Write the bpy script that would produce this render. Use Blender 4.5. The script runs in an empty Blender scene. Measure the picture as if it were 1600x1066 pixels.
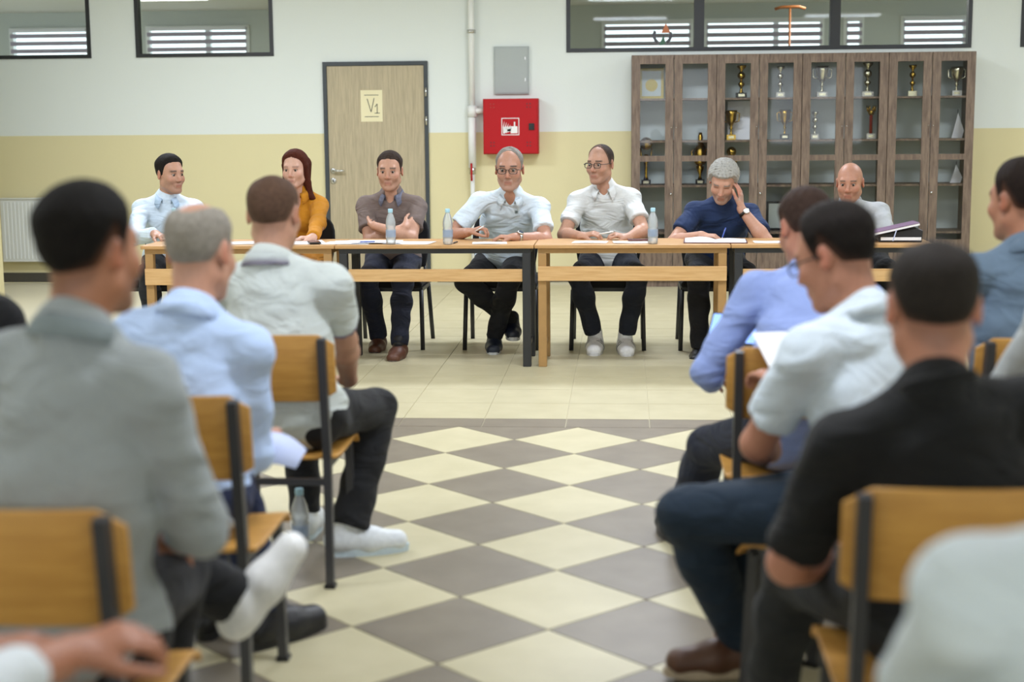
import bpy, math, random
import numpy as np
from mathutils import Matrix, Vector

sc = bpy.context.scene
C = sc.collection
rnd = random.Random(7)

# ---------------------------------------------------------------- camera
CAMLOC = np.array([0.7946, -7.0489, 1.4671])
FPX = 2312.2
def cam_axes(pitch, yaw, roll):
    cp, sp, cy, sy = math.cos(pitch), math.sin(pitch), math.cos(yaw), math.sin(yaw)
    fw = np.array([sy*cp, cy*cp, -sp]); r = np.array([cy, -sy, 0]); u = np.cross(r, fw)
    cr, sr = math.cos(roll), math.sin(roll)
    return cr*r + sr*u, -sr*r + cr*u, fw
CR, CU, CF = cam_axes(0.146673, -0.0754876, -0.0085812)
cam = bpy.data.cameras.new('camera'); camo = bpy.data.objects.new('camera', cam); C.objects.link(camo)
camo.matrix_world = Matrix(((CR[0], CU[0], -CF[0], CAMLOC[0]), (CR[1], CU[1], -CF[1], CAMLOC[1]),
                            (CR[2], CU[2], -CF[2], CAMLOC[2]), (0, 0, 0, 1)))
cam.sensor_width = 36; cam.lens = FPX/1600*36; cam.clip_start = 0.05
cam.dof.use_dof = True; cam.dof.focus_distance = 9.5; cam.dof.aperture_fstop = 2.1
sc.camera = camo
def at(x, y, Y):                      # point of the place seen at this spot of the photograph, at depth Y
    d = CF + (x-800)/FPX*CR - (y-533)/FPX*CU
    return CAMLOC + (Y-CAMLOC[1])/d[1]*d
def atz(x, y, z):
    d = CF + (x-800)/FPX*CR - (y-533)/FPX*CU
    return CAMLOC + (z-CAMLOC[2])/d[2]*d

# ---------------------------------------------------------------- light
sc.view_settings.view_transform = 'Standard'; sc.view_settings.look = 'None'
sc.view_settings.gamma = 1; sc.view_settings.use_curve_mapping = False
sc.view_settings.exposure = 0.2
w = bpy.data.worlds.new('sky'); sc.world = w; w.use_nodes = True
w.node_tree.nodes['Background'].inputs[0].default_value = (0.86, 0.93, 1, 1)
w.node_tree.nodes['Background'].inputs[1].default_value = 2.2
LAMPS = [(-2.6, 0.2, .78), (0.9, 0.2, .78), (4.2, 0.2, .6), (-2.6, 3.7, 1.0), (0.9, 3.7, 1.0), (4.2, 3.7, .75), (-2.6, -3.6, .55), (0.9, -3.6, .55), (4.2, -3.6, .45)]
LAMPW = 63
LAMPCOL = (0.905, 0.985, 1.16)
FILLW, FILLCOL = 17, (0.90, 0.98, 1.12)          # light from each unseen window added to brighten the backs of the audience

# ---------------------------------------------------------------- materials
M = {}
def nodes(name):
    m = bpy.data.materials.new(name); m.use_nodes = True
    nt = m.node_tree; return m, nt, nt.nodes['Principled BSDF']
def mat(name, col, rough=.6, metal=0, spec=.5, noise=0, nscale=20, bump=0, bscale=80, stretch=None):
    m, nt, b = nodes(name)
    b.inputs['Base Color'].default_value = (*col, 1); b.inputs['Roughness'].default_value = rough
    b.inputs['Metallic'].default_value = metal; b.inputs['Specular IOR Level'].default_value = spec
    if noise or bump:
        tc = nt.nodes.new('ShaderNodeTexCoord'); mp = nt.nodes.new('ShaderNodeMapping')
        nt.links.new(tc.outputs['Object'], mp.inputs[0])
        if stretch: mp.inputs['Scale'].default_value = stretch
    if noise:
        n = nt.nodes.new('ShaderNodeTexNoise'); n.inputs['Scale'].default_value = nscale; n.inputs['Detail'].default_value = 5
        r = nt.nodes.new('ShaderNodeValToRGB')
        r.color_ramp.elements[0].color = (*[c*(1-noise) for c in col], 1); r.color_ramp.elements[1].color = (*[min(1, c*(1+noise)) for c in col], 1)
        r.color_ramp.elements[0].position = .3; r.color_ramp.elements[1].position = .7
        nt.links.new(mp.outputs[0], n.inputs[0]); nt.links.new(n.outputs[0], r.inputs[0]); nt.links.new(r.outputs[0], b.inputs['Base Color'])
    if bump:
        n = nt.nodes.new('ShaderNodeTexNoise'); n.inputs['Scale'].default_value = bscale; n.inputs['Detail'].default_value = 3
        bp = nt.nodes.new('ShaderNodeBump'); bp.inputs['Strength'].default_value = bump; bp.inputs['Distance'].default_value = .01
        nt.links.new(mp.outputs[0], n.inputs[0]); nt.links.new(n.outputs[0], bp.inputs['Height']); nt.links.new(bp.outputs[0], b.inputs['Normal'])
    M[name] = m; return m
def srgb(r, g, b):
    f = lambda c: (c/12.92 if c <= .04045 else ((c+.055)/1.055)**2.4)
    return (f(r/255), f(g/255), f(b/255))
def glassmat(name, tint=(1, 1, 1), refl=1.0, rough=.02, milk=0, milkcol=(.8, .87, .92)):
    m = bpy.data.materials.new(name); m.use_nodes = True; nt = m.node_tree; nt.nodes.clear()
    o = nt.nodes.new('ShaderNodeOutputMaterial'); t = nt.nodes.new('ShaderNodeBsdfTransparent'); g = nt.nodes.new('ShaderNodeBsdfGlossy')
    f = nt.nodes.new('ShaderNodeFresnel'); f.inputs[0].default_value = 1.5; x = nt.nodes.new('ShaderNodeMixShader')
    mu = nt.nodes.new('ShaderNodeMath'); mu.operation = 'MULTIPLY'; mu.inputs[1].default_value = refl
    t.inputs[0].default_value = (*tint, 1); g.inputs['Roughness'].default_value = rough
    nt.links.new(f.outputs[0], mu.inputs[0]); nt.links.new(mu.outputs[0], x.inputs[0])
    src = t
    if milk:
        df = nt.nodes.new('ShaderNodeBsdfDiffuse'); df.inputs[0].default_value = (*milkcol, 1); src = nt.nodes.new('ShaderNodeMixShader'); src.inputs[0].default_value = milk
        nt.links.new(t.outputs[0], src.inputs[1]); nt.links.new(df.outputs[0], src.inputs[2])
    nt.links.new(src.outputs[0], x.inputs[1]); nt.links.new(g.outputs[0], x.inputs[2]); nt.links.new(x.outputs[0], o.inputs[0])
    M[name] = m
def woodmat(name, dark, light, scale=(6, 6, 60), rough=.5, sc_=3):
    m, nt, b = nodes(name)
    tc = nt.nodes.new('ShaderNodeTexCoord'); mp = nt.nodes.new('ShaderNodeMapping'); mp.inputs['Scale'].default_value = scale
    n = nt.nodes.new('ShaderNodeTexNoise'); n.inputs['Scale'].default_value = sc_; n.inputs['Detail'].default_value = 6; n.inputs['Roughness'].default_value = .6
    r = nt.nodes.new('ShaderNodeValToRGB'); r.color_ramp.elements[0].color = (*dark, 1); r.color_ramp.elements[1].color = (*light, 1)
    r.color_ramp.elements[0].position = .32; r.color_ramp.elements[1].position = .66
    nt.links.new(tc.outputs['Object'], mp.inputs[0]); nt.links.new(mp.outputs[0], n.inputs[0]); nt.links.new(n.outputs[0], r.inputs[0])
    nt.links.new(r.outputs[0], b.inputs['Base Color']); b.inputs['Roughness'].default_value = rough
    M[name] = m
def emit(name, col, s):
    m = bpy.data.materials.new(name); m.use_nodes = True; nt = m.node_tree; b = nt.nodes['Principled BSDF']
    b.inputs['Base Color'].default_value = (*col, 1); b.inputs['Emission Color'].default_value = (*col, 1); b.inputs['Emission Strength'].default_value = s
    M[name] = m
def vcolmat(name, rough=.5, bump=.0, bscale=300, sheen=0, nz=.06, sub=0, folds=0):   # colour from the mesh's own colour attribute
    m, nt, b = nodes(name)
    a = nt.nodes.new('ShaderNodeAttribute'); a.attribute_name = 'Col'
    tc = nt.nodes.new('ShaderNodeTexCoord'); n = nt.nodes.new('ShaderNodeTexNoise'); n.inputs['Scale'].default_value = bscale*.35; n.inputs['Detail'].default_value = 4
    nt.links.new(tc.outputs['Object'], n.inputs[0])
    mr = nt.nodes.new('ShaderNodeMapRange'); mr.inputs[1].default_value = .3; mr.inputs[2].default_value = .7; mr.inputs[3].default_value = 1-nz; mr.inputs[4].default_value = 1+nz
    mx = nt.nodes.new('ShaderNodeVectorMath'); mx.operation = 'SCALE'
    nt.links.new(n.outputs[0], mr.inputs[0]); nt.links.new(a.outputs['Color'], mx.inputs[0]); nt.links.new(mr.outputs[0], mx.inputs['Scale'])
    nt.links.new(mx.outputs[0], b.inputs['Base Color']); b.inputs['Roughness'].default_value = rough
    if sheen: b.inputs['Sheen Weight'].default_value = sheen
    if sub:
        b.inputs['Subsurface Weight'].default_value = sub; b.inputs['Subsurface Radius'].default_value = (.012, .004, .002); b.inputs['Subsurface Scale'].default_value = 1
    if bump:
        n2 = nt.nodes.new('ShaderNodeTexNoise'); n2.inputs['Scale'].default_value = bscale
        bp = nt.nodes.new('ShaderNodeBump'); bp.inputs['Strength'].default_value = bump; bp.inputs['Distance'].default_value = .004
        nt.links.new(tc.outputs['Object'], n2.inputs[0]); nt.links.new(n2.outputs[0], bp.inputs['Height']); nt.links.new(bp.outputs[0], b.inputs['Normal'])
        if folds:                                                     # soft creases in cloth
            mp = nt.nodes.new('ShaderNodeMapping'); mp.inputs['Scale'].default_value = (5, 5, 11); mp.inputs['Rotation'].default_value = (.3, .5, 0)
            n3 = nt.nodes.new('ShaderNodeTexNoise'); n3.inputs['Scale'].default_value = 1; n3.inputs['Detail'].default_value = 2; n3.inputs['Distortion'].default_value = 1.2
            b3 = nt.nodes.new('ShaderNodeBump'); b3.inputs['Strength'].default_value = folds; b3.inputs['Distance'].default_value = .05
            nt.links.new(tc.outputs['Object'], mp.inputs[0]); nt.links.new(mp.outputs[0], n3.inputs[0]); nt.links.new(n3.outputs[0], b3.inputs['Height']); nt.links.new(b3.outputs[0], bp.inputs['Normal'])
    M[name] = m
vcolmat('skin', .48, .12, 260, nz=.05)
vcolmat('cloth', .9, .18, 500, sheen=.03, nz=.04, folds=.55)
vcolmat('hair', .75, .8, 220, nz=.18); M['hair'].node_tree.nodes['Principled BSDF'].inputs['Specular IOR Level'].default_value = .15
vcolmat('shoe_leather', .45, .1, 200, nz=.08)

def hx(s): return srgb(int(s[0:2], 16), int(s[2:4], 16), int(s[4:6], 16))
mat('black_metal', hx('2b2c2e'), .45)
mat('chair_metal', hx('3a3a3c'), .42)
mat('black_fabric', hx('17171a'), .95, bump=.2, bscale=400)
woodmat('chair_ply', hx('b9853c'), hx('cf9b4c'), (2, 30, 30), .42)
woodmat('table_top', hx('b98c58'), hx('caa06c'), (2, 30, 30), .45)
mat('table_frame_wood', hx('ab8552'), .5, noise=.05, nscale=30)
woodmat('apron_wood', hx('c79a62'), hx('d9b27c'), (2, 30, 30), .5)
woodmat('door_wood', hx('a79a7e'), hx('bfb191'), (30, 30, 1.6), .5)
woodmat('cabinet_wood', hx('55453a'), hx('83705f'), (22, 22, 2.4), .6)
mat('cabinet_back', hx('cdd6d2'), .8)
mat('door_frame', hx('3b4145'), .5)
mat('window_frame', hx('26282a'), .45)
mat('chrome', hx('c9c9c6'), .25, 1)
mat('gold', hx('c7a24a'), .25, 1)
mat('silver_gold', hx('d3cdb2'), .25, 1)
mat('trophy_black', hx('17171a'), .25)
mat('trophy_red', hx('9b2d22'), .35)
mat('trophy_white', hx('d8d6cc'), .4)
mat('paper', hx('f2f3f5'), .8)
mat('paper_blue', hx('c3cdea'), .8)
mat('note_paper', hx('ece3bb'), .8)
mat('ink', hx('25282a'), .7)
mat('red_box', hx('b00d16'), .5, spec=.3)
mat('white_paint', hx('e9ebe6'), .4)
mat('radiator_white', hx('e3e6e2'), .35)
mat('grey_box', hx('a9b0ae'), .45)
mat('black_plastic', hx('141416'), .35)
mat('blue_ink', hx('3c56a8'), .4)
mat('white_plastic', hx('e8e8e6'), .35)
mat('cap_blue', hx('a9d2e2'), .4)
mat('orange_metal', hx('a8642f'), .45)
mat('logo_green', hx('3f6b52'), .5)
mat('logo_orange', hx('c9784a'), .5)
mat('logo_dark', hx('4a4a50'), .5)
mat('book_black', hx('1d1d20'), .5)
mat('book_maroon', hx('5a2228'), .5)
mat('purple', hx('6a4a6e'), .5)
mat('eye_white', hx('a0948c'), .3)
mat('iris', hx('2a1d16'), .2)
mat('watch_face', hx('22324a'), .2)
mat('baseboard', hx('4a4740'), .5)
mat('blind_fabric', hx('a79fae'), .9)
mat('blind_white', hx('e2e2e6'), .7)
mat('far_wall', hx('c6cbc6'), .9)
mat('ceiling_white', hx('eceae4'), .9)
mat('grout', hx('cdc6ac'), .8)
mat('yellow_plaque', hx('cbb65a'), .5)
emit('tablet_screen', hx('8fb6ff'), .8)
emit('daylight_pane', (.9, .97, 1.0), .7)  # glow for the windows added behind the audience
emit('lamp_diffuser', (1, .97, .9), 4.0)
glassmat('glass', (.93, .96, .95), .35)
glassmat('cabinet_glass', (.98, .985, .98), .45)
glassmat('bottle_plastic', (.95, .98, .985), 2.0, .15, .36, (.88, .93, .96))
glassmat('water', (.9, .95, .97), .6, .05)
glassmat('lens', (.93, .95, .96), .8)

# floor tiles: colour, faint cloudy figure, a little gloss
def tilemat(name, a, b):
    m, nt, bs = nodes(name)
    tc = nt.nodes.new('ShaderNodeTexCoord'); oi = nt.nodes.new('ShaderNodeObjectInfo')
    ad = nt.nodes.new('ShaderNodeVectorMath'); ad.operation = 'ADD'
    nt.links.new(tc.outputs['Object'], ad.inputs[0]); nt.links.new(oi.outputs['Location'], ad.inputs[1])
    n = nt.nodes.new('ShaderNodeTexNoise'); n.inputs['Scale'].default_value = 6; n.inputs['Detail'].default_value = 6
    r = nt.nodes.new('ShaderNodeValToRGB'); r.color_ramp.elements[0].color = (*a, 1); r.color_ramp.elements[1].color = (*b, 1)
    r.color_ramp.elements[0].position = .3; r.color_ramp.elements[1].position = .7
    nt.links.new(ad.outputs[0], n.inputs[0]); nt.links.new(n.outputs[0], r.inputs[0]); nt.links.new(r.outputs[0], bs.inputs['Base Color'])
    bs.inputs['Roughness'].default_value = .42; bs.inputs['Specular IOR Level'].default_value = .45
    M[name] = m
tilemat('tile_cream', hx('c0b895'), hx('cac2a0'))
tilemat('tile_cream_far', hx('b8b08e'), hx('c2ba99'))
tilemat('tile_grey', hx('776e5f'), hx('847b6b'))

# wall paint: ochre-cream dado below 1.36 m, white above
def wallmat(name, zl, low, high):
    m, nt, b = nodes(name)
    g = nt.nodes.new('ShaderNodeNewGeometry'); s = nt.nodes.new('ShaderNodeSeparateXYZ'); nt.links.new(g.outputs['Position'], s.inputs[0])
    t = nt.nodes.new('ShaderNodeMath'); t.operation = 'GREATER_THAN'; t.inputs[1].default_value = zl; nt.links.new(s.outputs[2], t.inputs[0])
    x = nt.nodes.new('ShaderNodeMix'); x.data_type = 'RGBA'; x.inputs[6].default_value = (*low, 1); x.inputs[7].default_value = (*high, 1)
    nt.links.new(t.outputs[0], x.inputs[0]); nt.links.new(x.outputs[2], b.inputs['Base Color'])
    b.inputs['Roughness'].default_value = .75
    n = nt.nodes.new('ShaderNodeTexNoise'); n.inputs['Scale'].default_value = 60; bp = nt.nodes.new('ShaderNodeBump'); bp.inputs['Strength'].default_value = .06; bp.inputs['Distance'].default_value = .01
    nt.links.new(g.outputs['Position'], n.inputs[0]); nt.links.new(n.outputs[0], bp.inputs['Height']); nt.links.new(bp.outputs[0], b.inputs['Normal'])
    M[name] = m

# ---------------------------------------------------------------- mesh helpers
def nrm(v): v = np.asarray(v, float); return v/(np.linalg.norm(v)+1e-12)
V3 = lambda *a: np.array(a, float)
class MB:
    def __init__(s): s.v = []; s.f = []; s.m = []
    def add(s, v, f, m=0):
        o = len(s.v); s.v += [tuple(map(float, p)) for p in v]; s.f += [tuple(i+o for i in q) for q in f]; s.m += [m]*len(f); return s
    def box(s, x0, x1, y0, y1, z0, z1, m=0):
        return s.add([(x0,y0,z0),(x1,y0,z0),(x1,y1,z0),(x0,y1,z0),(x0,y0,z1),(x1,y0,z1),(x1,y1,z1),(x0,y1,z1)],
                     [(3,2,1,0),(4,5,6,7),(0,1,5,4),(1,2,6,5),(2,3,7,6),(3,0,4,7)], m)
    def bar(s, a, b, w, h, up=(0,0,1), m=0):            # square bar from a to b, w across, h along up
        a, b = np.array(a, float), np.array(b, float); d = nrm(b-a); up = np.array(up, float)
        if abs(d@up) > .95: up = np.array((0, 1., 0))
        x = nrm(np.cross(d, up)); y = np.cross(x, d)
        P = [q + sx*x*w/2 + sy*y*h/2 for q in (a, b) for sx, sy in ((-1,-1),(1,-1),(1,1),(-1,1))]
        return s.add(P, [(0,1,2,3),(7,6,5,4),(0,4,5,1),(1,5,6,2),(2,6,7,3),(3,7,4,0)], m)
    def tube(s, pts, r, n=8, m=0, cap=True):
        pts = [np.array(p, float) for p in pts]; rs = r if hasattr(r, '__len__') else [r]*len(pts)
        ref = V3(0,0,1) if abs(nrm(pts[-1]-pts[0])[2]) < .9 else V3(0,1,0)
        vv = []
        for i, p in enumerate(pts):
            d = nrm(pts[min(i+1, len(pts)-1)]-pts[max(i-1, 0)]); x = nrm(np.cross(d, ref)); y = np.cross(x, d)
            vv += [p + rs[i]*(math.cos(t)*x+math.sin(t)*y) for t in [2*math.pi*k/n for k in range(n)]]
        ff = [(i*n+k, i*n+(k+1)%n, (i+1)*n+(k+1)%n, (i+1)*n+k) for i in range(len(pts)-1) for k in range(n)]
        if cap: ff += [tuple(range(n-1, -1, -1)), tuple((len(pts)-1)*n+k for k in range(n))]
        return s.add(vv, ff, m)
    def lathe(s, prof, n=16, c=(0,0,0), m=0):            # prof: (radius, z)
        vv = [(c[0]+r*math.cos(2*math.pi*k/n), c[1]+r*math.sin(2*math.pi*k/n), c[2]+z) for r, z in prof for k in range(n)]
        ff = [(i*n+k, i*n+(k+1)%n, (i+1)*n+(k+1)%n, (i+1)*n+k) for i in range(len(prof)-1) for k in range(n)]
        ff += [tuple(range(n-1, -1, -1)), tuple((len(prof)-1)*n+k for k in range(n))]
        return s.add(vv, ff, m)
    def ball(s, c, r, n=12, m=0, sq=(1,1,1)):
        k = n//2
        prof = [(math.sin(math.pi*i/k), -math.cos(math.pi*i/k)) for i in range(k+1)]
        vv = [(c[0]+r*sq[0]*a*math.cos(2*math.pi*j/n), c[1]+r*sq[1]*a*math.sin(2*math.pi*j/n), c[2]+r*sq[2]*b) for a, b in prof for j in range(n)]
        return s.add(vv, [(i*n+j, i*n+(j+1)%n, (i+1)*n+(j+1)%n, (i+1)*n+j) for i in range(k) for j in range(n)], m)
    def prism(s, poly, y0, y1, m=0):                      # polygon (x, z) counter-clockwise seen from -y, extruded along y
        n = len(poly); vv = [(x, y0, z) for x, z in poly]+[(x, y1, z) for x, z in poly]
        return s.add(vv, [tuple(range(n)), tuple(range(2*n-1, n-1, -1))]+[(i+n, (i+1)%n+n, (i+1)%n, i) for i in range(n)], m)
    def move(s, R=None, t=(0,0,0)):
        a = np.array(s.v)
        if R is not None: a = a@np.array(R).T
        s.v = [tuple(q) for q in a+np.array(t)]; return s
    def mesh(s, name, mats, smooth=False, bevel=0):
        me = bpy.data.meshes.new(name); me.from_pydata(s.v, [], s.f)
        for m in (mats if isinstance(mats, (list, tuple)) else [mats]): me.materials.append(M[m])
        me.polygons.foreach_set('material_index', s.m)
        if smooth: me.polygons.foreach_set('use_smooth', [True]*len(s.f))
        me.update(); return me
    def build(s, name, mats, parent=None, smooth=False, loc=None, bevel=0):
        return link(name, s.mesh(name, mats, smooth), parent, loc, bevel)
def link(name, me, parent=None, loc=None, bevel=0):
    o = bpy.data.objects.new(name, me); C.objects.link(o); o.parent = parent
    if loc is not None: o.location = [float(q) for q in loc]
    if bevel:
        b = o.modifiers.new('bevel', 'BEVEL'); b.width = bevel; b.segments = 2; b.limit_method = 'ANGLE'; b.angle_limit = .6
        b.harden_normals = False
    return o
def tag(o, label=None, cat=None, group=None, kind=None):
    if label: o['label'] = label
    if cat: o['category'] = cat
    if group: o['group'] = group
    if kind: o['kind'] = kind
    return o
def empty(name, loc=(0,0,0), rz=0, label=None, cat=None, group=None):
    o = bpy.data.objects.new(name, None); C.objects.link(o); o.location = [float(q) for q in loc]; o.rotation_euler = (0, 0, rz); o.empty_display_size = .1
    return tag(o, label, cat, group)
def dup(root, loc, rz=0, label=None, group=None):
    r = root.copy(); C.objects.link(r); r.location = [float(q) for q in loc]; r.rotation_euler = (0, 0, rz)
    if label: r['label'] = label
    if group: r['group'] = group
    for ch in list(root.children):
        c = ch.copy(); C.objects.link(c); c.parent = r
        for g in list(ch.children):
            d = g.copy(); C.objects.link(d); d.parent = c
    return r
def rotz(a): c, s_ = math.cos(a), math.sin(a); return np.array(((c,-s_,0),(s_,c,0),(0,0,1)))

# ================================================================ the room
YW, ZC = 6.6, 3.15
XL, XR, YB = -5.6, 6.4, -9.0
wallmat('wall_paint', 1.38, hx('ddd3a6'), hx('e2e8e3'))
def struct(o, label=None, cat=None): tag(o, label, cat); o['kind'] = 'structure'; return o
U = .29; SD = U*math.sqrt(2)                      # half diagonal and side of a floor tile
fl = MB().box(XL, XR, YB, YW, -.12, -.004).build('floor', 'grout')
struct(fl, 'tiled floor, cream and grey diamonds in front, plain cream behind', 'floor')
def tile_mesh(name, m, w, d, rot=0):
    g = .0016; h = .006
    b = MB(); x, y = w/2-g, d/2-g
    b.add([(-x,-y,-.004),(x,-y,-.004),(x,y,-.004),(-x,y,-.004),(-x+.001,-y+.001,0),(x-.001,-y+.001,0),(x-.001,y-.001,0),(-x+.001,y-.001,0)],
          [(4,5,6,7),(0,1,5,4),(1,2,6,5),(2,3,7,6),(3,0,4,7)])
    if rot: b.move(rotz(rot))
    return b.mesh(name, m)
tc_, tg_ = tile_mesh('tile', 'tile_cream', SD, SD, math.pi/4), tile_mesh('tile', 'tile_grey', SD, SD, math.pi/4)
tb_ = tile_mesh('tile', 'tile_grey', SD, .20)
tf_ = tile_mesh('tile', 'tile_cream_far', SD, SD)
Y0 = .405                                          # far edge of the grey border
cand = []
for i in range(-8, 16):
    for j in range(-1, 24):
        if (i+j) % 2: continue
        # tile centres lie at half-diagonal steps; cream tiles centre on even columns
        x, y = i*U, -j*U
        cand.append((x, y, tc_ if (i % 2 == 0) else tg_))
rest_v = MB(); n_ = 0
cand2 = []
for x, y, me in cand:
    y = y - U                                      # first cream tile spans y = 0 .. -2U
    if y > -.1 or y < -6.2: continue
    cand2.append((x, y, me))
def half_tile(name, m, x):                          # grey triangle filling the row along the border
    b = MB(); g = .003
    b.add([(-U+2*g, 0, 0), (0, -U+g, 0), (U-2*g, 0, 0), (-U+2*g, 0, -.004), (0, -U+g, -.004), (U-2*g, 0, -.004)], [(0,1,2), (3,4,1,0), (4,5,2,1), (5,3,0,2)])
    return b.mesh(name, m)
for i in range(-7, 13, 2): link('tile', half_tile('tile', 'tile_grey', 0), fl, (i*U, -.002, 0))
stuffb = MB()
def keep(x, y): d = y-CAMLOC[1]; px = 800+FPX*((x-CAMLOC[0])*CR[0]+d*CR[1])/(max(.3, d)); return d > 1.7 and -150 < px < 1750
for x, y, me in cand2:
    if keep(x, y): link('tile', me, fl, (x, y, 0)); n_ += 1
    else: stuffb.add([(v.co.x+x, v.co.y+y, v.co.z) for v in me.vertices], [tuple(p.vertices) for p in me.polygons], 0 if me is tc_ else 1)
k0 = round((0.918-.795)/SD)
for i in range(-9, 13):
    x = .927 + (i+.5)*SD
    if XL+.3 < x < XR-.3:
        link('tile', tb_, fl, (x, .10+.002, 0)) if keep(x, .1) else stuffb.add([(v.co.x+x, v.co.y+.102, v.co.z) for v in tb_.vertices], [tuple(p.vertices) for p in tb_.polygons], 1)
    for j in range(16):
        y = .202 + SD*(j+.5)
        if y > YW-SD/2: continue
        if j < 7 and keep(x, y): link('tile', tf_, fl, (x, y, 0)); n_ += 1
        elif XL+.2 < x < XR-.2: stuffb.add([(v.co.x+x, v.co.y+y, v.co.z) for v in tf_.vertices], [tuple(p.vertices) for p in tf_.polygons], 2)
o = stuffb.build('tile', ['tile_cream', 'tile_grey', 'tile_cream_far'], fl); o['kind'] = 'stuff'

# back wall with its door and its high inner windows
W = [(-6.0, -4.129), (-3.704, -2.411), (.279, 3.873), (4.298, 6.2)]
ZS, ZT = 2.09, 2.95
DX0, DX1, DZ = -1.96, -.989, 2.03
b = MB(); T0, T1 = YW, YW+.2
b.box(XL-.4, DX0, T0, T1, 0, ZS); b.box(DX1, XR, T0, T1, 0, ZS); b.box(DX0, DX1, T0, T1, DZ, ZS)
xs = [XL-.4]+[q for p in W for q in p]+[XR]
for i in range(0, len(xs)-1, 2):
    if xs[i+1] > xs[i]: b.box(xs[i], xs[i+1], T0, T1, ZS, ZT)
b.box(XL-.4, XR, T0, T1, ZT, ZC)
struct(b.build('wall_back', 'wall_paint'), 'white wall with cream lower half behind the panel tables', 'wall')
struct(MB().box(XL-.2, XL, YB, YW, 0, ZC).build('wall_left', 'wall_paint'), 'side wall left of the hall', 'wall')
struct(MB().box(XR, XR+.2, YB, YW, 0, ZC).build('wall_right', 'wall_paint'), 'side wall right of the hall', 'wall')
RW = [(-4.7, -2.9), (-2.1, -.3), (.9, 2.7), (3.5, 5.3)]; b = MB(); xs = [XL]+[q for p in RW for q in p]+[XR]
for i in range(0, len(xs), 2): b.box(xs[i], xs[i+1], YB-.2, YB, 0, ZC)
for x0, x1 in RW: b.box(x0, x1, YB-.2, YB, 0, .95); b.box(x0, x1, YB-.2, YB, 2.5, ZC)
struct(b.build('wall_front', 'wall_paint'), 'wall behind the audience', 'wall')
for k, (x0, x1) in enumerate(RW):  # unseen windows, added to throw light on the backs of the audience
    r = empty(f'window_{k+11}', ((x0+x1)/2, YB, .95)); struct(r, 'daylight window behind the audience, number %d from the left' % (k+1), 'window')
    hw = (x1-x0)/2; MB().box(-hw, hw, -.1, -.02, 0, .06).box(-hw, hw, -.1, -.02, 1.49, 1.55).box(-hw, -hw+.06, -.1, -.02, .06, 1.49).box(hw-.06, hw, -.1, -.02, .06, 1.49).build('window_frame', 'white_paint', r)
    MB().box(-hw+.06, hw-.06, -.07, -.06, .06, 1.49).build('pane', 'daylight_pane', r)
    l = bpy.data.lights.new('window_light', 'AREA'); l.shape = 'RECTANGLE'; l.size = 1.7; l.size_y = 1.4; l.energy = FILLW; l.color = FILLCOL
    lo = bpy.data.objects.new('window_light', l); C.objects.link(lo); lo.parent = r; lo.location = (0, -.05, .775); lo.rotation_euler = (math.pi/2, 0, 0)
struct(MB().box(XL-.2, XR+.2, YB-.2, YW+.2, ZC, ZC+.15).build('ceiling', 'ceiling_white'), 'plain white ceiling of the hall', 'ceiling')
pc = at(8, 470, 5.3)
struct(MB().box(pc[0]-.8, pc[0]-.0, 4.8, 5.3, 0, ZC).build('wall_pier', 'wall_paint'), 'cream painted pier at the left edge', 'wall')
b = MB(); b.box(XL, DX0-.06, YW-.015, YW, 0, .092); b.box(DX1+.06, XR, YW-.015, YW, 0, .092)
struct(b.build('baseboard_back', 'baseboard'), 'dark baseboard along the back wall', 'baseboard')

def window(i, x0, x1, mull, label):
    r = empty(f'window_{i}', ((x0+x1)/2, YW, ZS)); struct(r, label, 'window'); ox, oy, oz = r.location
    f = MB(); t = .035; y0, y1 = -.012, .07
    X0, X1 = x0-ox, x1-ox; H = ZT-ZS
    f.box(X0, X1, y0, y1, 0, t); f.box(X0, X1, y0, y1, H-t, H); f.box(X0, X0+t, y0, y1, t, H-t); f.box(X1-t, X1, y0, y1, t, H-t)
    f.build('window_frame', 'window_frame', r)
    xs = [X0+t]+[m-ox for m in mull]+[X1-t]
    for m in mull: MB().box(m-ox-.045, m-ox+.045, y0, y1, t, H-t).build('mullion', 'window_frame', r)
    for a, c in zip(xs[:-1], xs[1:]):
        MB().box(a, c, .03, .036, t, H-t).build('pane', 'glass', r)
    return r
window(1, W[0][0], W[0][1], [], 'dark framed high inner window at the far left')
window(2, W[1][0], W[1][1], [], 'single dark framed high inner window left of the door')
w3 = window(3, W[2][0], W[2][1], [1.472, 2.678], 'wide three-pane high inner window above the trophy cabinet')
window(4, W[3][0], W[3][1], [], 'dark framed high inner window cut by the right edge')
# round arrow emblem stuck on the glass
c = at(1035, 55, YW+.028); lg = empty('emblem_sticker', c, 0, 'round emblem of green, orange and grey arrows on the window glass', 'sticker')
def sector(a0, a1, r0, r1, n=8):
    A_ = [math.radians(a0+(a1-a0)*k/n) for k in range(n+1)]
    return [(r1*math.cos(t), r1*math.sin(t)) for t in A_]+[(r0*math.cos(t), r0*math.sin(t)) for t in reversed(A_)]
for a0, a1, m in ((150, 235, 'logo_dark'), (-60, 20, 'logo_dark')):
    MB().prism(sector(a0, a1, .062, .088), -.002, 0).build('arrow', m, lg)
MB().prism([(-.04, .0), (.0, .0), (.045, .0), (.0, .085), (-.05, .03)][:4], -.002, 0).move(t=(.03, 0, .02)).build('arrow', 'logo_orange', lg)
MB().prism([(-.03, -.09), (.03, -.075), (.01, -.0)], -.002, 0).build('arrow', 'logo_green', lg)

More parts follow.
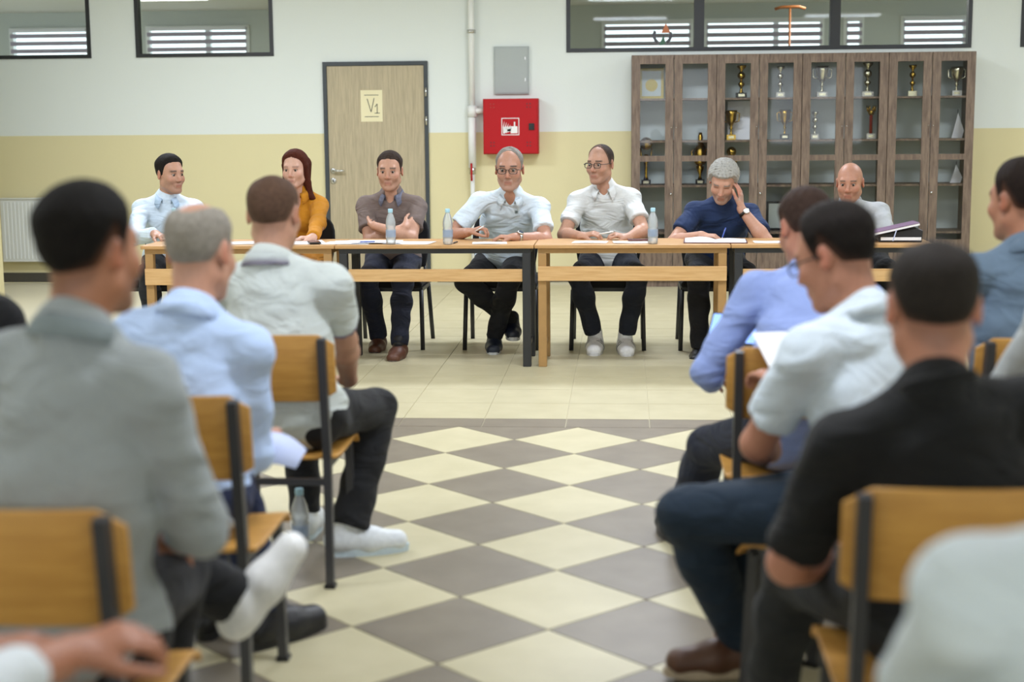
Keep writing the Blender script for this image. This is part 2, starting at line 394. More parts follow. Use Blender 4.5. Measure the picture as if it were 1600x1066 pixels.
# ---- the room behind the high windows
YF = 11.2
b = MB()
FW = [(-6.82, -5.79), (-5.085, -3.785), (.531, 1.628), (1.758, 3.184), (3.41, 3.651), (4.079, 4.86)]
FZ0, FZ1 = 1.0, 2.68
xs = [-8.2]+[q for p in FW for q in p]+[8.2]
for i in range(0, len(xs), 2): b.box(xs[i], xs[i+1], YF, YF+.2, 0, ZC)
for x0, x1 in FW: b.box(x0, x1, YF, YF+.2, 0, FZ0); b.box(x0, x1, YF, YF+.2, FZ1, ZC)
struct(b.build('wall_far', 'far_wall'), 'far wall of the room behind the high windows', 'wall')
struct(MB().box(-8.2, 8.2, YW+.2, YF+.2, 2.86, 2.98).build('ceiling_far', 'ceiling_white'), 'ceiling of the room behind the high windows', 'ceiling')
struct(MB().box(-8.2, 8.2, YW+.2, YF+.2, -.12, 0).build('floor_far', 'tile_cream_far'), 'floor of the room behind', 'floor')
struct(MB().box(-8.4, -8.2, YW+.2, YF+.2, 0, ZC).build('wall_far_left', 'far_wall'), 'left wall of the room behind', 'wall')
struct(MB().box(8.2, 8.4, YW+.2, YF+.2, 0, ZC).build('wall_far_right', 'far_wall'), 'right wall of the room behind', 'wall')
slat_me = {}
names_b = ['leftmost striped window blind seen through the far-left high window', 'striped window blind seen through the single high window',
           'striped blind behind the emblem sticker', 'wide striped blind seen through the middle pane', 'narrow striped blind right of the second mullion', 'rightmost striped blind above the trophy cabinet']
for k, (x0, x1) in enumerate(FW):
    r = empty(f'window_{k+5}', ((x0+x1)/2, YF, FZ0)); struct(r, 'outer window of the back room, number %d from the left' % (k+1), 'window')
    f = MB(); hw = (x1-x0)/2; H = FZ1-FZ0; t = .05
    f.box(-hw, hw, -.02, .06, H-t, H); f.box(-hw, hw, -.02, .06, 0, t); f.box(-hw, -hw+t, -.02, .06, t, H-t); f.box(hw-t, hw, -.02, .06, t, H-t)
    f.build('window_frame', 'white_paint', r)
    if hw > .6: MB().box(hw*.2-.03, hw*.2+.03, -.02, .06, t, H-t).build('mullion', 'white_paint', r)
    MB().box(-hw+t, hw-t, .03, .035, t, H-t).build('pane', 'glass', r)
    bl = empty('window_blind', ((x0+x1)/2, YF-.06, FZ0), 0, names_b[k], 'blind', 'striped blinds in the back room')
    MB().box(-hw+.03, hw-.03, -.03, .03, H-.06, H-.02).build('head_rail', 'blind_white', bl)
    me = MB().box(-hw+.03, hw-.03, -.002, .002, 0, .05).mesh('slat', 'blind_fabric')
    for q in range(16): link('slat', me, bl, (0, 0, H-.13-q*.092))
o = empty('t_shaped_stand', (at(1234, 40, 8.6)[0], 8.6, 0), 0, 'orange T-shaped post behind the middle window pane', 'stand')
tz = float(at(1234, 11, 8.6)[2]); MB().tube([(0,0,.03), (0,0,tz)], .012).build('post', 'orange_metal', o, True)
MB().tube([(-.155,0,tz-.02), (-.09,0,tz), (.09,0,tz), (.155,0,tz-.02)], .016).build('cross_bar', 'orange_metal', o, True)
MB().lathe([(.2,0), (.2,.02), (.03,.05)], 20).build('base', 'orange_metal', o, True)

# ---- ceiling lamps
for i, (x, y, s) in enumerate(LAMPS):
    r = empty('ceiling_lamp', (x, y, ZC), 0, 'flush ceiling lamp of the %s row, %s' % (['middle', 'table-side', 'rear'][i//3], ['left', 'centre', 'right'][i % 3]), 'lamp', 'ceiling lamps')
    MB().box(-.62, .62, -.32, .32, -.06, 0).build('housing', 'white_paint', r)
    MB().box(-.58, .58, -.28, .28, -.07, -.0605).build('diffuser', 'lamp_diffuser', r)
    l = bpy.data.lights.new('lamp_light', 'AREA'); l.shape = 'RECTANGLE'; l.size = 1.15; l.size_y = .55; l.energy = LAMPW*s; l.color = LAMPCOL
    lo = bpy.data.objects.new('lamp_light', l); C.objects.link(lo); lo.parent = r; lo.location = (0, 0, -.08)
for x in (-4.2, 3.2):
    r = empty('ceiling_lamp', (x, 8.6, 2.86), 0, 'flush ceiling lamp in the back room, %s one' % ('left' if x < 0 else 'right'), 'lamp', 'back room lamps')
    MB().box(-.6, .6, -.3, .3, -.06, 0).build('housing', 'white_paint', r)
    MB().box(-.56, .56, -.26, .26, -.07, -.0605).build('diffuser', 'lamp_diffuser', r)
    l = bpy.data.lights.new('lamp_light', 'AREA'); l.shape = 'RECTANGLE'; l.size = 1.1; l.size_y = .5; l.energy = 22; l.color = (1, .98, .94)
    lo = bpy.data.objects.new('lamp_light', l); C.objects.link(lo); lo.parent = r; lo.location = (0, 0, -.08)

# ---- door
r = empty('door_1', ((DX0+DX1)/2, YW, 0)); struct(r, 'oak veneer door in a dark grey frame with a paper note', 'door')
hw = (DX1-DX0)/2; t = .035
f = MB().box(-hw, -hw+t, -.02, .16, 0, DZ).box(hw-t, hw, -.02, .16, 0, DZ).box(-hw+t, hw-t, -.02, .16, DZ-t, DZ)
f.build('door_frame', 'door_frame', r)
lf = MB().box(-hw+t+.003, hw-t-.003, -.006, .035, .008, DZ-t-.004).build('door_leaf', 'door_wood', r)
h = MB(); hx0 = -1.885-(DX0+DX1)/2
h.tube([(hx0, -.006, 1.037), (hx0, -.05, 1.037), (hx0+.11, -.05, 1.037)], .010).build('handle', 'chrome', r, True)
k = MB().lathe([(.026, 0), (.026, .006), (.018, .008)], 16); k.move(np.array(((1,0,0),(0,0,-1),(0,1,0))), (hx0, -.006, 1.037)); k.build('rosette', 'chrome', r, True)
k = MB().lathe([(.028, 0), (.028, .007), (.02, .009)], 16); k.move(np.array(((1,0,0),(0,0,-1),(0,1,0))), (hx0, -.006, .945)); k.build('keyhole_plate', 'chrome', r, True)
MB().box(hx0-.004, hx0+.004, -.017, -.014, .932, .958).build('keyhole', 'black_plastic', r)
for z in (1.75, 1.49): MB().lathe([(.009, -.04), (.009, .04)], 10, (hw-t*.5, -.028, z)).build('hinge', 'chrome', r, True)
# paper note reading V1 with two rules
c0, c1 = at(563, 141, YW-.01), at(598, 190, YW-.01); cx, cz = (c0[0]+c1[0])/2, (c0[2]+c1[2])/2; hw_, hh = (c1[0]-c0[0])/2, (c0[2]-c1[2])/2
r = empty('door_note', (cx, YW-.0065, cz), 0, 'cream paper note reading V1 taped on the door', 'note')
MB().box(-hw_, hw_, -.002, 0, -hh, hh).build('sheet', 'note_paper', r)
def strokes(segs, wd, y, name, m, r):
    for a, b_ in segs: MB().bar((a[0], y, a[1]), (b_[0], y, b_[1]), wd, .0015, (0, 1, 0)).build(name, m, r)
strokes([((-.065, .098), (.065, .098)), ((-.065, -.098), (.065, -.098))], .005, -.003, 'ruled_line', 'ink', r)
strokes([((-.04, .065), (-.005, -.055)), ((-.005, -.055), (.025, .07)), ((.03, -.01), (.052, .018)), ((.052, .018), (.052, -.065)), ((.028, -.066), (.075, -.066))], .006, -.003, 'letter_stroke', 'ink', r)

# ---- pipe, grey box, fire hydrant cabinet, radiator
r = empty('wall_pipe', (-.58, YW-.05, 0), 0, 'white water pipe running down the wall beside the red cabinet', 'pipe')
px0 = -.58
MB().tube([(0, 0, 1.55), (0, 0, ZC)], .028, 12).build('upper_pipe', 'white_paint', r, True)
MB().tube([(-.004, 0, 1.06), (-.004, 0, 1.6)], .036, 12).build('lower_pipe', 'white_paint', r, True)
MB().tube([(0, 0, 1.52), (0, 0, 1.62)], .045, 12).build('coupling', 'white_paint', r, True)
MB().tube([(0, 0, 2.27), (0, 0, 2.30)], .04, 12).build('pipe_clip', 'chrome', r, True)
MB().tube([(0, 0, 1.57), (.06, 0, 1.575), (.13, 0, 1.575)], .026, 12).build('side_branch', 'white_paint', r, True)
MB().tube([(-.004, 0, 1.0), (-.004, 0, 1.07)], .03, 12).build('valve_body', 'chrome', r, True)
MB().tube([(-.01, -.04, 1.10), (-.008, -.045, .94)], .009, 8).build('valve_lever', 'red_box', r, True)
MB().tube([(-.004, 0, .0), (-.004, 0, 1.0)], .02, 12).build('riser', 'white_paint', r, True)
r = empty('electric_box', (-.219, YW, 1.722), 0, 'flat grey metal electric box above the red cabinet', 'box')
MB().box(-.159, .159, -.03, 0, 0, .428).build('body', 'grey_box', r, bevel=.004)
MB().box(-.148, .148, -.036, -.0305, .012, .416).build('door', 'grey_box', r, bevel=.002)
for z in (.32, .13): MB().box(.12, .132, -.041, -.0365, z-.015, z+.015).build('latch', 'chrome', r)
r = empty('fire_hydrant_cabinet', (-.2205, YW, 1.183), 0, 'red fire hose cabinet with white pictogram on the wall', 'cabinet')
MB().box(-.25, .25, -.16, 0, 0, .497).build('body', 'red_box', r, bevel=.003)
MB().box(-.242, .242, -.172, -.161, .008, .489).build('door', 'red_box', r, bevel=.002)
MB().box(.165, .215, -.182, -.173, .215, .275).build('lock', 'black_plastic', r, bevel=.003)
s = MB().box(-.083, .078, -.1735, -.1725, .17, .325).build('pictogram', 'white_plastic', r)
MB().box(-.076, .071, -.175, -.174, .177, .318).build('pictogram_field', 'red_box', s)
MB().box(0, .062, -.1765, -.1755, .187, .25).build('pictogram_hose', 'white_plastic', s)
for xx, zz, ww, hh_ in ((.03, .25, .012, .04), (-.03, .205, .03, .02)): MB().box(xx, xx+ww, -.1765, -.1755, zz, zz+hh_).build('pictogram_hose', 'white_plastic', s)
for q in range(4):
    x = -.068+q*.018; MB().prism([(x, .185+q*.006), (x+.016, .185+q*.006), (x+.02, .235), (x+.008, .25), (x+.014, .30-q*.012), (x-.002, .245)], -.1765, -.1755).build('pictogram_flame', 'white_plastic', s)
for xx in (-.18, .15):
    for zz in (.075, .42):
        for dx in (0, .028):
            for dz in (0, .03): MB().lathe([(.007, 0), (.007, .001)], 8).move(np.array(((1,0,0),(0,0,-1),(0,1,0))), (xx+dx, -.1725, zz+dz)).build('vent_hole', 'trophy_red' if zz > .3 and xx < 0 else 'book_maroon', r)
r = empty('radiator', (-4.55, YW-.062, .203), 0, 'white ribbed panel radiator low on the back wall', 'radiator')
MB().box(-.5, .5, -.03, .03, .0, .59).build('panel', 'radiator_white', r, bevel=.006)
rib = MB().box(-.008, .008, -.038, -.03, .03, .56).mesh('rib', 'radiator_white')
for q in range(27): link('rib', rib, r, (-.468+q*.036, 0, 0))
MB().box(-.5, .5, -.045, .045, .59, .60).build('top_grille', 'radiator_white', r)
for x in (-.35, .35): MB().bar((x, .03, .3), (x, .06, .3), .03, .2).build('bracket', 'white_paint', r)

# ================================================================ trophy cabinets
CY = 6.17; CH = 2.04; CX0 = .867; CW = (3.822-.867)/4
SH = [1.665, 1.298, .905, .49]
def cabinet(k):
    x0 = CX0+k*CW
    pos = ['leftmost', 'second from the left', 'third from the left', 'rightmost']
    r = empty('trophy_cabinet', (x0, CY, 0), 0, 'brown wooden glass-door trophy cabinet, %s of four in a row' % pos[k], 'cabinet', 'trophy cabinets')
    w_ = CW; D = YW-.02-CY; e = .02
    bd = MB().box(0, e, 0, D, 0, CH).box(w_-e, w_, 0, D, 0, CH).box(e, w_-e, 0, D, CH-e, CH).box(e, w_-e, 0, D, .06, .08)
    bd.build('carcass', 'cabinet_wood', r)
    MB().box(e, w_-e, D-.012, D, .08, CH-e).build('back_panel', 'cabinet_back', r)
    for z in SH: MB().box(e, w_-e, .012, D-.013, z-.018, z).build('shelf', 'cabinet_wood', r)
    MB().box(e, w_-e, .02, .035, 0, .06).build('plinth', 'cabinet_wood', r)
    dw = w_/2
    for q in (0, 1):
        a, c_ = q*dw+.003, (q+1)*dw-.003; st = .072; zt, zb = CH-.004, .085
        d = MB().box(a, a+st, -.022, -.001, zb, zt).box(c_-st, c_, -.022, -.001, zb, zt)
        d.box(a+st, c_-st, -.022, -.001, zt-.075, zt).box(a+st, c_-st, -.022, -.001, zb, .42).box(a+st, c_-st, -.022, -.001, 1.115, 1.165)
        dr = d.build('door', 'cabinet_wood', r)
        MB().box(a+st, c_-st, -.013, -.009, 1.165, zt-.075).build('pane', 'cabinet_glass', dr)
        MB().box(a+st, c_-st, -.013, -.009, .42, 1.115).build('pane', 'cabinet_glass', dr)
        kx = c_-.018 if q == 0 else a+.018
        if q == (0 if k % 2 == 0 else 1): MB().ball((kx, -.034, .83), .011, 10).build('knob', 'chrome', dr, True)
        MB().ball((kx, -.026, 1.41), .006, 8).build('screw', 'chrome', dr, True)
    return r
for k in range(4): cabinet(k)

def base_block(b, w_, h_, m): b.box(-w_/2, w_/2, -w_/2*.8, w_/2*.8, 0, h_, m)
def trophy(kind, px, shelf, H, label, metal='gold', base='trophy_black', sc_=1.0, Y=None):
    z = SH[shelf] if shelf >= 0 else 0
    p_ = at(px, 150, CY+.16); r = empty('trophy', (p_[0], CY+.16, z), 0, label, 'trophy', 'sports trophies in the cabinet')
    bw = .075*sc_
    b = MB(); base_block(b, bw, .045, 0); b.build('base', base, r)
    MB().box(-bw*.3, bw*.3, -bw*.4-.0015, -bw*.4, .012, .034).build('plate', 'silver_gold', r)
    z0 = .045
    def L(prof, name='cup', m=metal, n=16): MB().lathe([(a*sc_, z0+(H-z0)*t) for a, t in prof], n).build(name, m, r, True)
    def handles(t0, t1, rr):
        for s in (-1, 1):
            MB().tube([(s*rr*.75*sc_, 0, z0+(H-z0)*t0), (s*rr*1.55*sc_, 0, z0+(H-z0)*(t0+.06)), (s*rr*1.65*sc_, 0, z0+(H-z0)*(t1-.06)), (s*rr*1.0*sc_, 0, z0+(H-z0)*t1)], .005*sc_, 6).build('handle', metal, r, True)
    if kind == 'cup':
        L([(.018, 0), (.010, .06), (.008, .2), (.016, .26), (.008, .32), (.02, .42), (.042, .62), (.047, .85), (.05, 1), (.046, 1)]); handles(.5, .92, .042)
    elif kind == 'slim':
        L([(.02, 0), (.012, .05), (.008, .18), (.02, .26), (.024, .32), (.01, .4), (.008, .52)], 'stem')
        L([(.008, .5), (.022, .58), (.027, .66), (.012, .74), (.009, .8), (.032, .93), (.035, 1), (.03, 1)], 'cup')
        MB().ball((0, 0, z0+(H-z0)*.62), .028*sc_, 10).build('ornament', metal, r, True)
    elif kind == 'ball':
        L([(.022, 0), (.01, .1), (.012, .35), (.03, .55), (.012, .6)], 'stem')
        for s in (-1, 1): MB().tube([(s*.012, 0, H*.5), (s*.045, 0, H*.62), (s*.05, 0, H*.78)], .007, 6).build('handle', metal, r, True)
        MB().ball((0, 0, H-.05*sc_), .052*sc_, 14).build('ball', metal, r, True)
    elif kind == 'jug':
        L([(.02, 0), (.008, .08), (.03, .22), (.034, .28), (.012, .3)], 'stem')
        L([(.03, .3), (.05, .36), (.053, .6), (.03, .74), (.018, .8), (.022, .9), (.012, 1)], 'jug'); handles(.42, .66, .045)
    elif kind == 'crown':
        L([(.014, 0), (.014, .66), (.022, .68)], 'column', 'trophy_red')
        L([(.02, .66), (.026, .72), (.034, .8), (.03, .82)], 'crown')
        for q in range(6): t = q*math.pi/3; MB().tube([(.03*math.cos(t), .03*math.sin(t), z0+(H-z0)*.8), (.042*math.cos(t), .042*math.sin(t), H)], [.008, .003], 6).build('crown_spike', metal, r, True)
    return r
TP = 1.0
trophy('slim', 1158, 0, .285, 'tall gold trophy with ball stem on the top shelf, third door', 'gold', 'trophy_black', 1.25)
trophy('slim', 1219, 0, .27, 'slim pale trophy on the top shelf, fourth door', 'silver_gold', 'trophy_white')
trophy('cup', 1284, 0, .27, 'wide silver cup on the top shelf, fifth door', 'silver_gold', 'trophy_white', 1.2)
trophy('slim', 1355, 0, .295, 'tall gold trophy on the top shelf, sixth door', 'silver_gold', 'trophy_white', 1.3)
trophy('slim', 1425, 0, .27, 'small star-stemmed gold trophy on the top shelf, seventh door', 'gold', 'silver_gold', 1.0)
trophy('cup', 1494, 0, .25, 'silver cup with handles on the top shelf, last door', 'silver_gold', 'trophy_white', 1.1)
trophy('cup', 1143, 1, .26, 'gold cup with yellow base on the second shelf, third door', 'gold', 'gold', 1.05)
trophy('cup', 1227, 1, .26, 'dark gold cup on a black base, second shelf, fourth door', 'gold', 'trophy_black', 1.0)
trophy('slim', 1274, 1, .24, 'slim pale trophy on the second shelf, fifth door', 'silver_gold', 'trophy_white', .9)
trophy('crown', 1362, 1, .29, 'red column trophy topped by a gold crown, second shelf', 'gold', 'trophy_white')
trophy('ball', 1010, 2, .42, 'gold ball trophy on a black base behind the first door', 'gold', 'trophy_black', 1.1)
trophy('jug', 1095, 2, .46, 'gold jug trophy on a black base behind the second door', 'gold', 'trophy_black', 1.05)
trophy('ball', 1144, 2, .33, 'small gold ball trophy behind the grey-haired man', 'gold', 'trophy_black', .85)
p_ = at(1018, 118, YW-.16); r = empty('framed_plaque', (p_[0], YW-.16, SH[0]), 0, 'yellow framed plaque on the top shelf, first door', 'plaque')
MB().box(-.11, .11, -.008, .008, 0, .27).build('frame', 'yellow_plaque', r, bevel=.003); MB().box(-.085, .085, -.011, -.0085, .025, .245).build('print', 'cabinet_back', r)
MB().lathe([(.055, 0), (.055, .002)], 20).move(np.array(((1,0,0),(0,0,-1),(0,1,0))), (0, -.0115, .12)).build('seal', 'yellow_plaque', r)
p_ = at(1213, 345, CY+.2); r = empty('picture_frame', (p_[0]+.02, CY+.2, SH[3]), 0, 'dark picture frame standing on the low shelf behind the grey-haired man', 'frame')
MB().box(-.11, -.09, 0, .015, 0, .26).box(.09, .11, 0, .015, 0, .26).box(-.09, .09, 0, .015, 0, .02).box(-.09, .09, 0, .015, .24, .26).build('border', 'trophy_black', r); MB().box(-.09, .09, .006, .012, .02, .24).build('picture', 'cabinet_back', r)
p_ = at(1155, 160, CY+.25); r = empty('certificate', (p_[0], CY+.25, SH[1]), 0, 'white certificate sheet leaning upright behind the gold cup, third door', 'certificate')  # white sheet in place of a bright window reflection in the cabinet glass
MB().add([(-.10,0,0),(.10,0,0),(.10,.05,.34),(-.10,.05,.34),(-.10,.004,0),(.10,.004,0),(.10,.054,.34),(-.10,.054,.34)], [(0,1,2,3),(7,6,5,4),(0,4,5,1),(1,5,6,2),(2,6,7,3),(3,7,4,0)]).build('sheet', 'paper', r)
for px, sh_, h_, lb in ((1497, 1, .22, 'white folded pennant on the second shelf, last door'), (1497, 2, .16, 'small white pennant on the third shelf, last door')):
    p_ = at(px, 180, CY+.2); r = empty('pennant', (p_[0], CY+.2, SH[sh_]), 0, lb, 'pennant', 'white pennants')
    MB().prism([(-.05, 0), (.04, 0), (.055, h_*.3), (.0, h_)], 0, .012).build('cloth', 'paper', r); MB().tube([(.0, .006, h_*.9), (.0, .006, h_+.03)], .003, 6).build('cord', 'ink', r)

# ================================================================ panel tables
TY0, TY1, TH = 1.765, 2.265, .742
def table(x0, x1, metal, label, ap):
    r = empty('panel_table', ((x0+x1)/2, TY0, 0), 0, label, 'table', 'tables of the panel'); hw = (x1-x0)/2; D = TY1-TY0
    fm = 'black_metal' if metal else 'table_frame_wood'
    MB().box(-hw, hw, 0, D, TH-.022, TH).build('table_top', 'table_top', r, bevel=.003)
    a = hw-.02 if not metal else hw-.02; lw = .05
    fr = MB().box(-a, a, .02, .045, TH-.052, TH-.0225).box(-a, a, D-.045, D-.02, TH-.052, TH-.0225).box(-a, -a+.025, .045, D-.045, TH-.052, TH-.0225).box(a-.025, a, .045, D-.045, TH-.052, TH-.0225)
    fr.build('frame', fm, r)
    for sx in (-1, 1):
        for y in (.02, D-.02-lw):
            x = sx*(a-lw/2); MB().box(x-lw/2, x+lw/2, y, y+lw, 0, TH-.0525).build('leg', fm, r, bevel=.004)
        MB().box(sx*(a-lw/2)-.012, sx*(a-lw/2)+.012, .02+lw, D-.02-lw, .10, .13).build('foot_rail', fm, r)
    MB().box(-a+ (lw if metal else 0), a-(lw if metal else 0), .004 if not metal else .03, .0195 if not metal else .05, ap[0], ap[1]).build('apron', 'apron_wood', r, bevel=.002)
    return r
table(-2.14, -.945, False, 'wooden panel table at the left end with pale wooden legs', (.50, .60))
table(-.94, .262, True, 'panel table with black metal legs in front of the speaker', (.518, .593))
table(.267, 1.43, False, 'panel table with pale wooden legs right of the speaker', (.525, .612))
table(1.435, 2.62, True, 'panel table with black legs at the right end', (.518, .593))

# ================================================================ chairs
def panel_chair(name, label):
    r = empty(name, (0,0,0), 0, label, 'chair', 'black chairs of the panel')          # faces -y, origin under the seat centre
    s = MB(); s.prism([(-.23, .405), (.23, .405), (.235, .435), (.21, .458), (-.21, .458), (-.235, .435)], -.22, .2); s.build('seat', 'black_fabric', r, bevel=.012)
    b = MB(); n = 12
    for i in range(n+1):
        t = i/n*math.pi; 
    poly = [(-.2, 0), (.2, 0)]+[(.225*math.copysign(abs(math.cos(t))**.5, math.cos(t)), .16+.2*math.sin(t)**.6) for t in [math.pi*k/12 for k in range(13)]]
    b.prism(poly, -.022, .022); R_ = np.array(((1,0,0),(0,math.cos(.16),math.sin(.16)),(0,-math.sin(.16),math.cos(.16)))); b.move(R_, (0, .235, .50)); b.build('backrest', 'black_fabric', r, bevel=.012)
    for sx in (-1, 1):
        MB().tube([(sx*.235, -.235, 0), (sx*.225, -.19, .39)], .0145, 10).build('leg', 'black_metal', r, True)
        MB().tube([(sx*.235, .29, 0), (sx*.225, .17, .39)], .0145, 10).build('leg', 'black_metal', r, True)
        MB().tube([(sx*.21, .1, .395), (sx*.2, .22, .42), (sx*.19, .25, .6)], .011, 8).build('back_support', 'black_metal', r, True)
    MB().box(-.235, .235, -.195, -.175, .38, .405).box(-.235, .235, .16, .18, .38, .405).box(-.235, -.215, -.175, .16, .38, .405).box(.215, .235, -.175, .16, .38, .405).build('seat_frame', 'black_metal', r)
    return r
def school_chair():
    r = empty('school_chair', (0,0,0), 0, '-', 'chair', 'wooden school chairs of the audience')   # faces +y
    def curved(w_, h_, d_, bow, z0, y0, th):
        b = MB(); n = 8; vv = []
        def corner(u): return 1.0
        for i in range(n+1):
            u = -1+2*i/n; x = u*w_/2; yb = -bow*(1-u*u); rr = .03*max(0, (abs(u)-.8)/.2)**2
            for yy in (0, th):
                vv.append((x, y0+yb+yy, z0+rr)); vv.append((x, y0+yb+yy, z0+h_-rr))
        ff = []
        for i in range(n):
            a, c_ = 4*i, 4*i+4
            ff += [(a, c_, c_+1, a+1), (a+3, c_+3, c_+2, a+2), (a+1, c_+1, c_+3, a+3), (a+2, c_+2, c_, a)]
        ff += [(0, 1, 3, 2), (4*n+2, 4*n+3, 4*n+1, 4*n)]
        return b.add(vv, ff)
    # backrest: a bowed plywood panel fixed to the front of two raking uprights
    bk = curved(.40, .215, 0, .018, 0, 0, .012); R_ = np.array(((1,0,0),(0,1,-.13),(0,0,1))); bk.move(R_, (0, -.197, .605)); bk.build('backrest', 'chair_ply', r, True, bevel=.004)
    st = MB(); n = 6; vv = []
    prof = [(-.19, .432), (-.1, .425), (.05, .428), (.15, .432), (.19, .42), (.205, .40)]
    for y, z in prof:
        for x in (-.195, -.1, .1, .195): vv.append((x, y, z - (.006 if abs(x) < .15 else 0))); 
    top = len(vv); vv += [(x, y, z-.012) for x, y, z in vv]
    ff = []
    for i in range(len(prof)-1):
        for j in range(3):
            a = i*4+j; ff += [(a, a+1, a+5, a+4), (a+top+4, a+top+5, a+top+1, a+top)]
    ring = [0,1,2,3,7,11,15,19,23,22,21,20,16,12,8,4]
    ff += [(ring[i], ring[i]+top, ring[(i+1)%16]+top, ring[(i+1)%16]) for i in range(16)]
    st.add(vv, ff); st.build('seat', 'chair_ply', r, True, bevel=.003)
    for sx in (-1, 1):
        x = sx*.165
        MB().bar((x, -.20, .0), (x, -.195, .42), .025, .03, (0,1,0)).build('leg', 'chair_metal', r)
        MB().bar((x, -.195, .42), (x, -.245, .81), .025, .03, (0,1,0)).build('upright', 'chair_metal', r)
        MB().bar((x, .19, .0), (x, .165, .41), .025, .03, (0,1,0)).build('leg', 'chair_metal', r)
        MB().bar((x, -.19, .405), (x, .17, .405), .025, .025).build('side_rail', 'chair_metal', r)
        MB().box(x-.017, x+.017, -.22, -.18, 0, .012).build('foot_cap', 'black_plastic', r)
        MB().box(x-.017, x+.017, .17, .21, 0, .012).build('foot_cap', 'black_plastic', r)
    MB().bar((-.165, -.197, .345), (.165, -.197, .345), .02, .02).build('cross_rail', 'chair_metal', r)
    MB().bar((-.165, .165, .395), (.165, .165, .395), .02, .02).build('cross_rail', 'chair_metal', r)
    return r

# ================================================================ people
def smin(a, b, k):
    if k <= 0: return np.minimum(a, b)
    h = np.maximum(k-np.abs(a-b), 0)/k
    return np.minimum(a, b)-h*h*k*.25
class Cap:                                  # tapered capsule, optionally widened along n by s, optionally cut flat at b (cut=1), at a (cut=-1)
    def __init__(q, a, b, ra, rb=None, k=.02, n=None, s=1.0, cut=0, sub=False):
        q.a, q.b = np.asarray(a, float), np.asarray(b, float); q.ra, q.rb = ra, ra if rb is None else rb; q.k, q.n, q.s, q.cut, q.sub = k, n, s, cut, sub
    def box(q):
        m = max(q.ra, q.rb)*max(1, q.s)+q.k+.02; return np.minimum(q.a, q.b)-m, np.maximum(q.a, q.b)+m
    def d(q, X, Y, Z, inf=0):
        ax, ay, az = q.a; d = q.b-q.a; L = d@d+1e-12
        px, py, pz = X-ax, Y-ay, Z-az
        t = np.clip((px*d[0]+py*d[1]+pz*d[2])/L, 0, 1)
        ex, ey, ez = px-t*d[0], py-t*d[1], pz-t*d[2]
        r = q.ra+(q.rb-q.ra)*t+inf
        d2 = ex*ex+ey*ey+ez*ez
        if q.n is not None:
            e = ex*q.n[0]+ey*q.n[1]+ez*q.n[2]; d2 = d2-e*e*(1-1/q.s**2)
        D = np.sqrt(np.maximum(d2, 0))-r
        if q.cut:
            u = d/math.sqrt(L); c = q.b if q.cut > 0 else q.a
            D = np.maximum(D, ((X-c[0])*u[0]+(Y-c[1])*u[1]+(Z-c[2])*u[2])*(1 if q.cut > 0 else -1))
        return D
class Ell:
    def __init__(q, c, r, R=None, k=.02, sub=False):
        q.c, q.r, q.R, q.k, q.sub = np.asarray(c, float), np.asarray(r, float), np.eye(3) if R is None else R, k, sub
    def box(q): m = q.r.max()+q.k+.02; return q.c-m, q.c+m
    def d(q, X, Y, Z, inf=0):
        r = q.r+inf; px, py, pz = X-q.c[0], Y-q.c[1], Z-q.c[2]; R = q.R
        u = [(px*R[0, i]+py*R[1, i]+pz*R[2, i]) for i in range(3)]
        k0 = np.sqrt(sum((u[i]/r[i])**2 for i in range(3))); k1 = np.sqrt(sum((u[i]/r[i]**2)**2 for i in range(3)))+1e-9
        return k0*(k0-1)/k1
def field(prims, h, inf=0, pad=.03, lo=None, hi=None):
    if lo is None:
        bs = [p.box() for p in prims if not p.sub]; lo = np.min([b_[0] for b_ in bs], 0)-pad+.02; hi = np.max([b_[1] for b_ in bs], 0)+pad-.02
    ax = [np.arange(lo[i], hi[i]+h, h) for i in range(3)]
    F = np.full([len(a) for a in ax], .2, np.float32)
    for p in prims:
        l, u = p.box(); l = l-inf-.02; u = u+inf+.02
        sl = [slice(max(0, int((l[i]-lo[i])/h)), max(0, int((u[i]-lo[i])/h)+2)) for i in range(3)]
        X = ax[0][sl[0]][:, None, None]; Y = ax[1][sl[1]][None, :, None]; Z = ax[2][sl[2]][None, None, :]
        if X.size == 0 or Y.size == 0 or Z.size == 0: continue
        D = p.d(X, Y, Z, 0 if p.sub else inf); f = F[sl[0], sl[1], sl[2]]
        F[sl[0], sl[1], sl[2]] = -smin(-f, D, p.k) if p.sub else smin(f, D, p.k)
    return F, ax
E8 = [(i, j, k) for i in (0, 1) for j in (0, 1) for k in (0, 1)]
EDG = [(a, b_) for a in range(8) for b_ in range(a+1, 8) if sum(abs(E8[a][i]-E8[b_][i]) for i in range(3)) == 1]
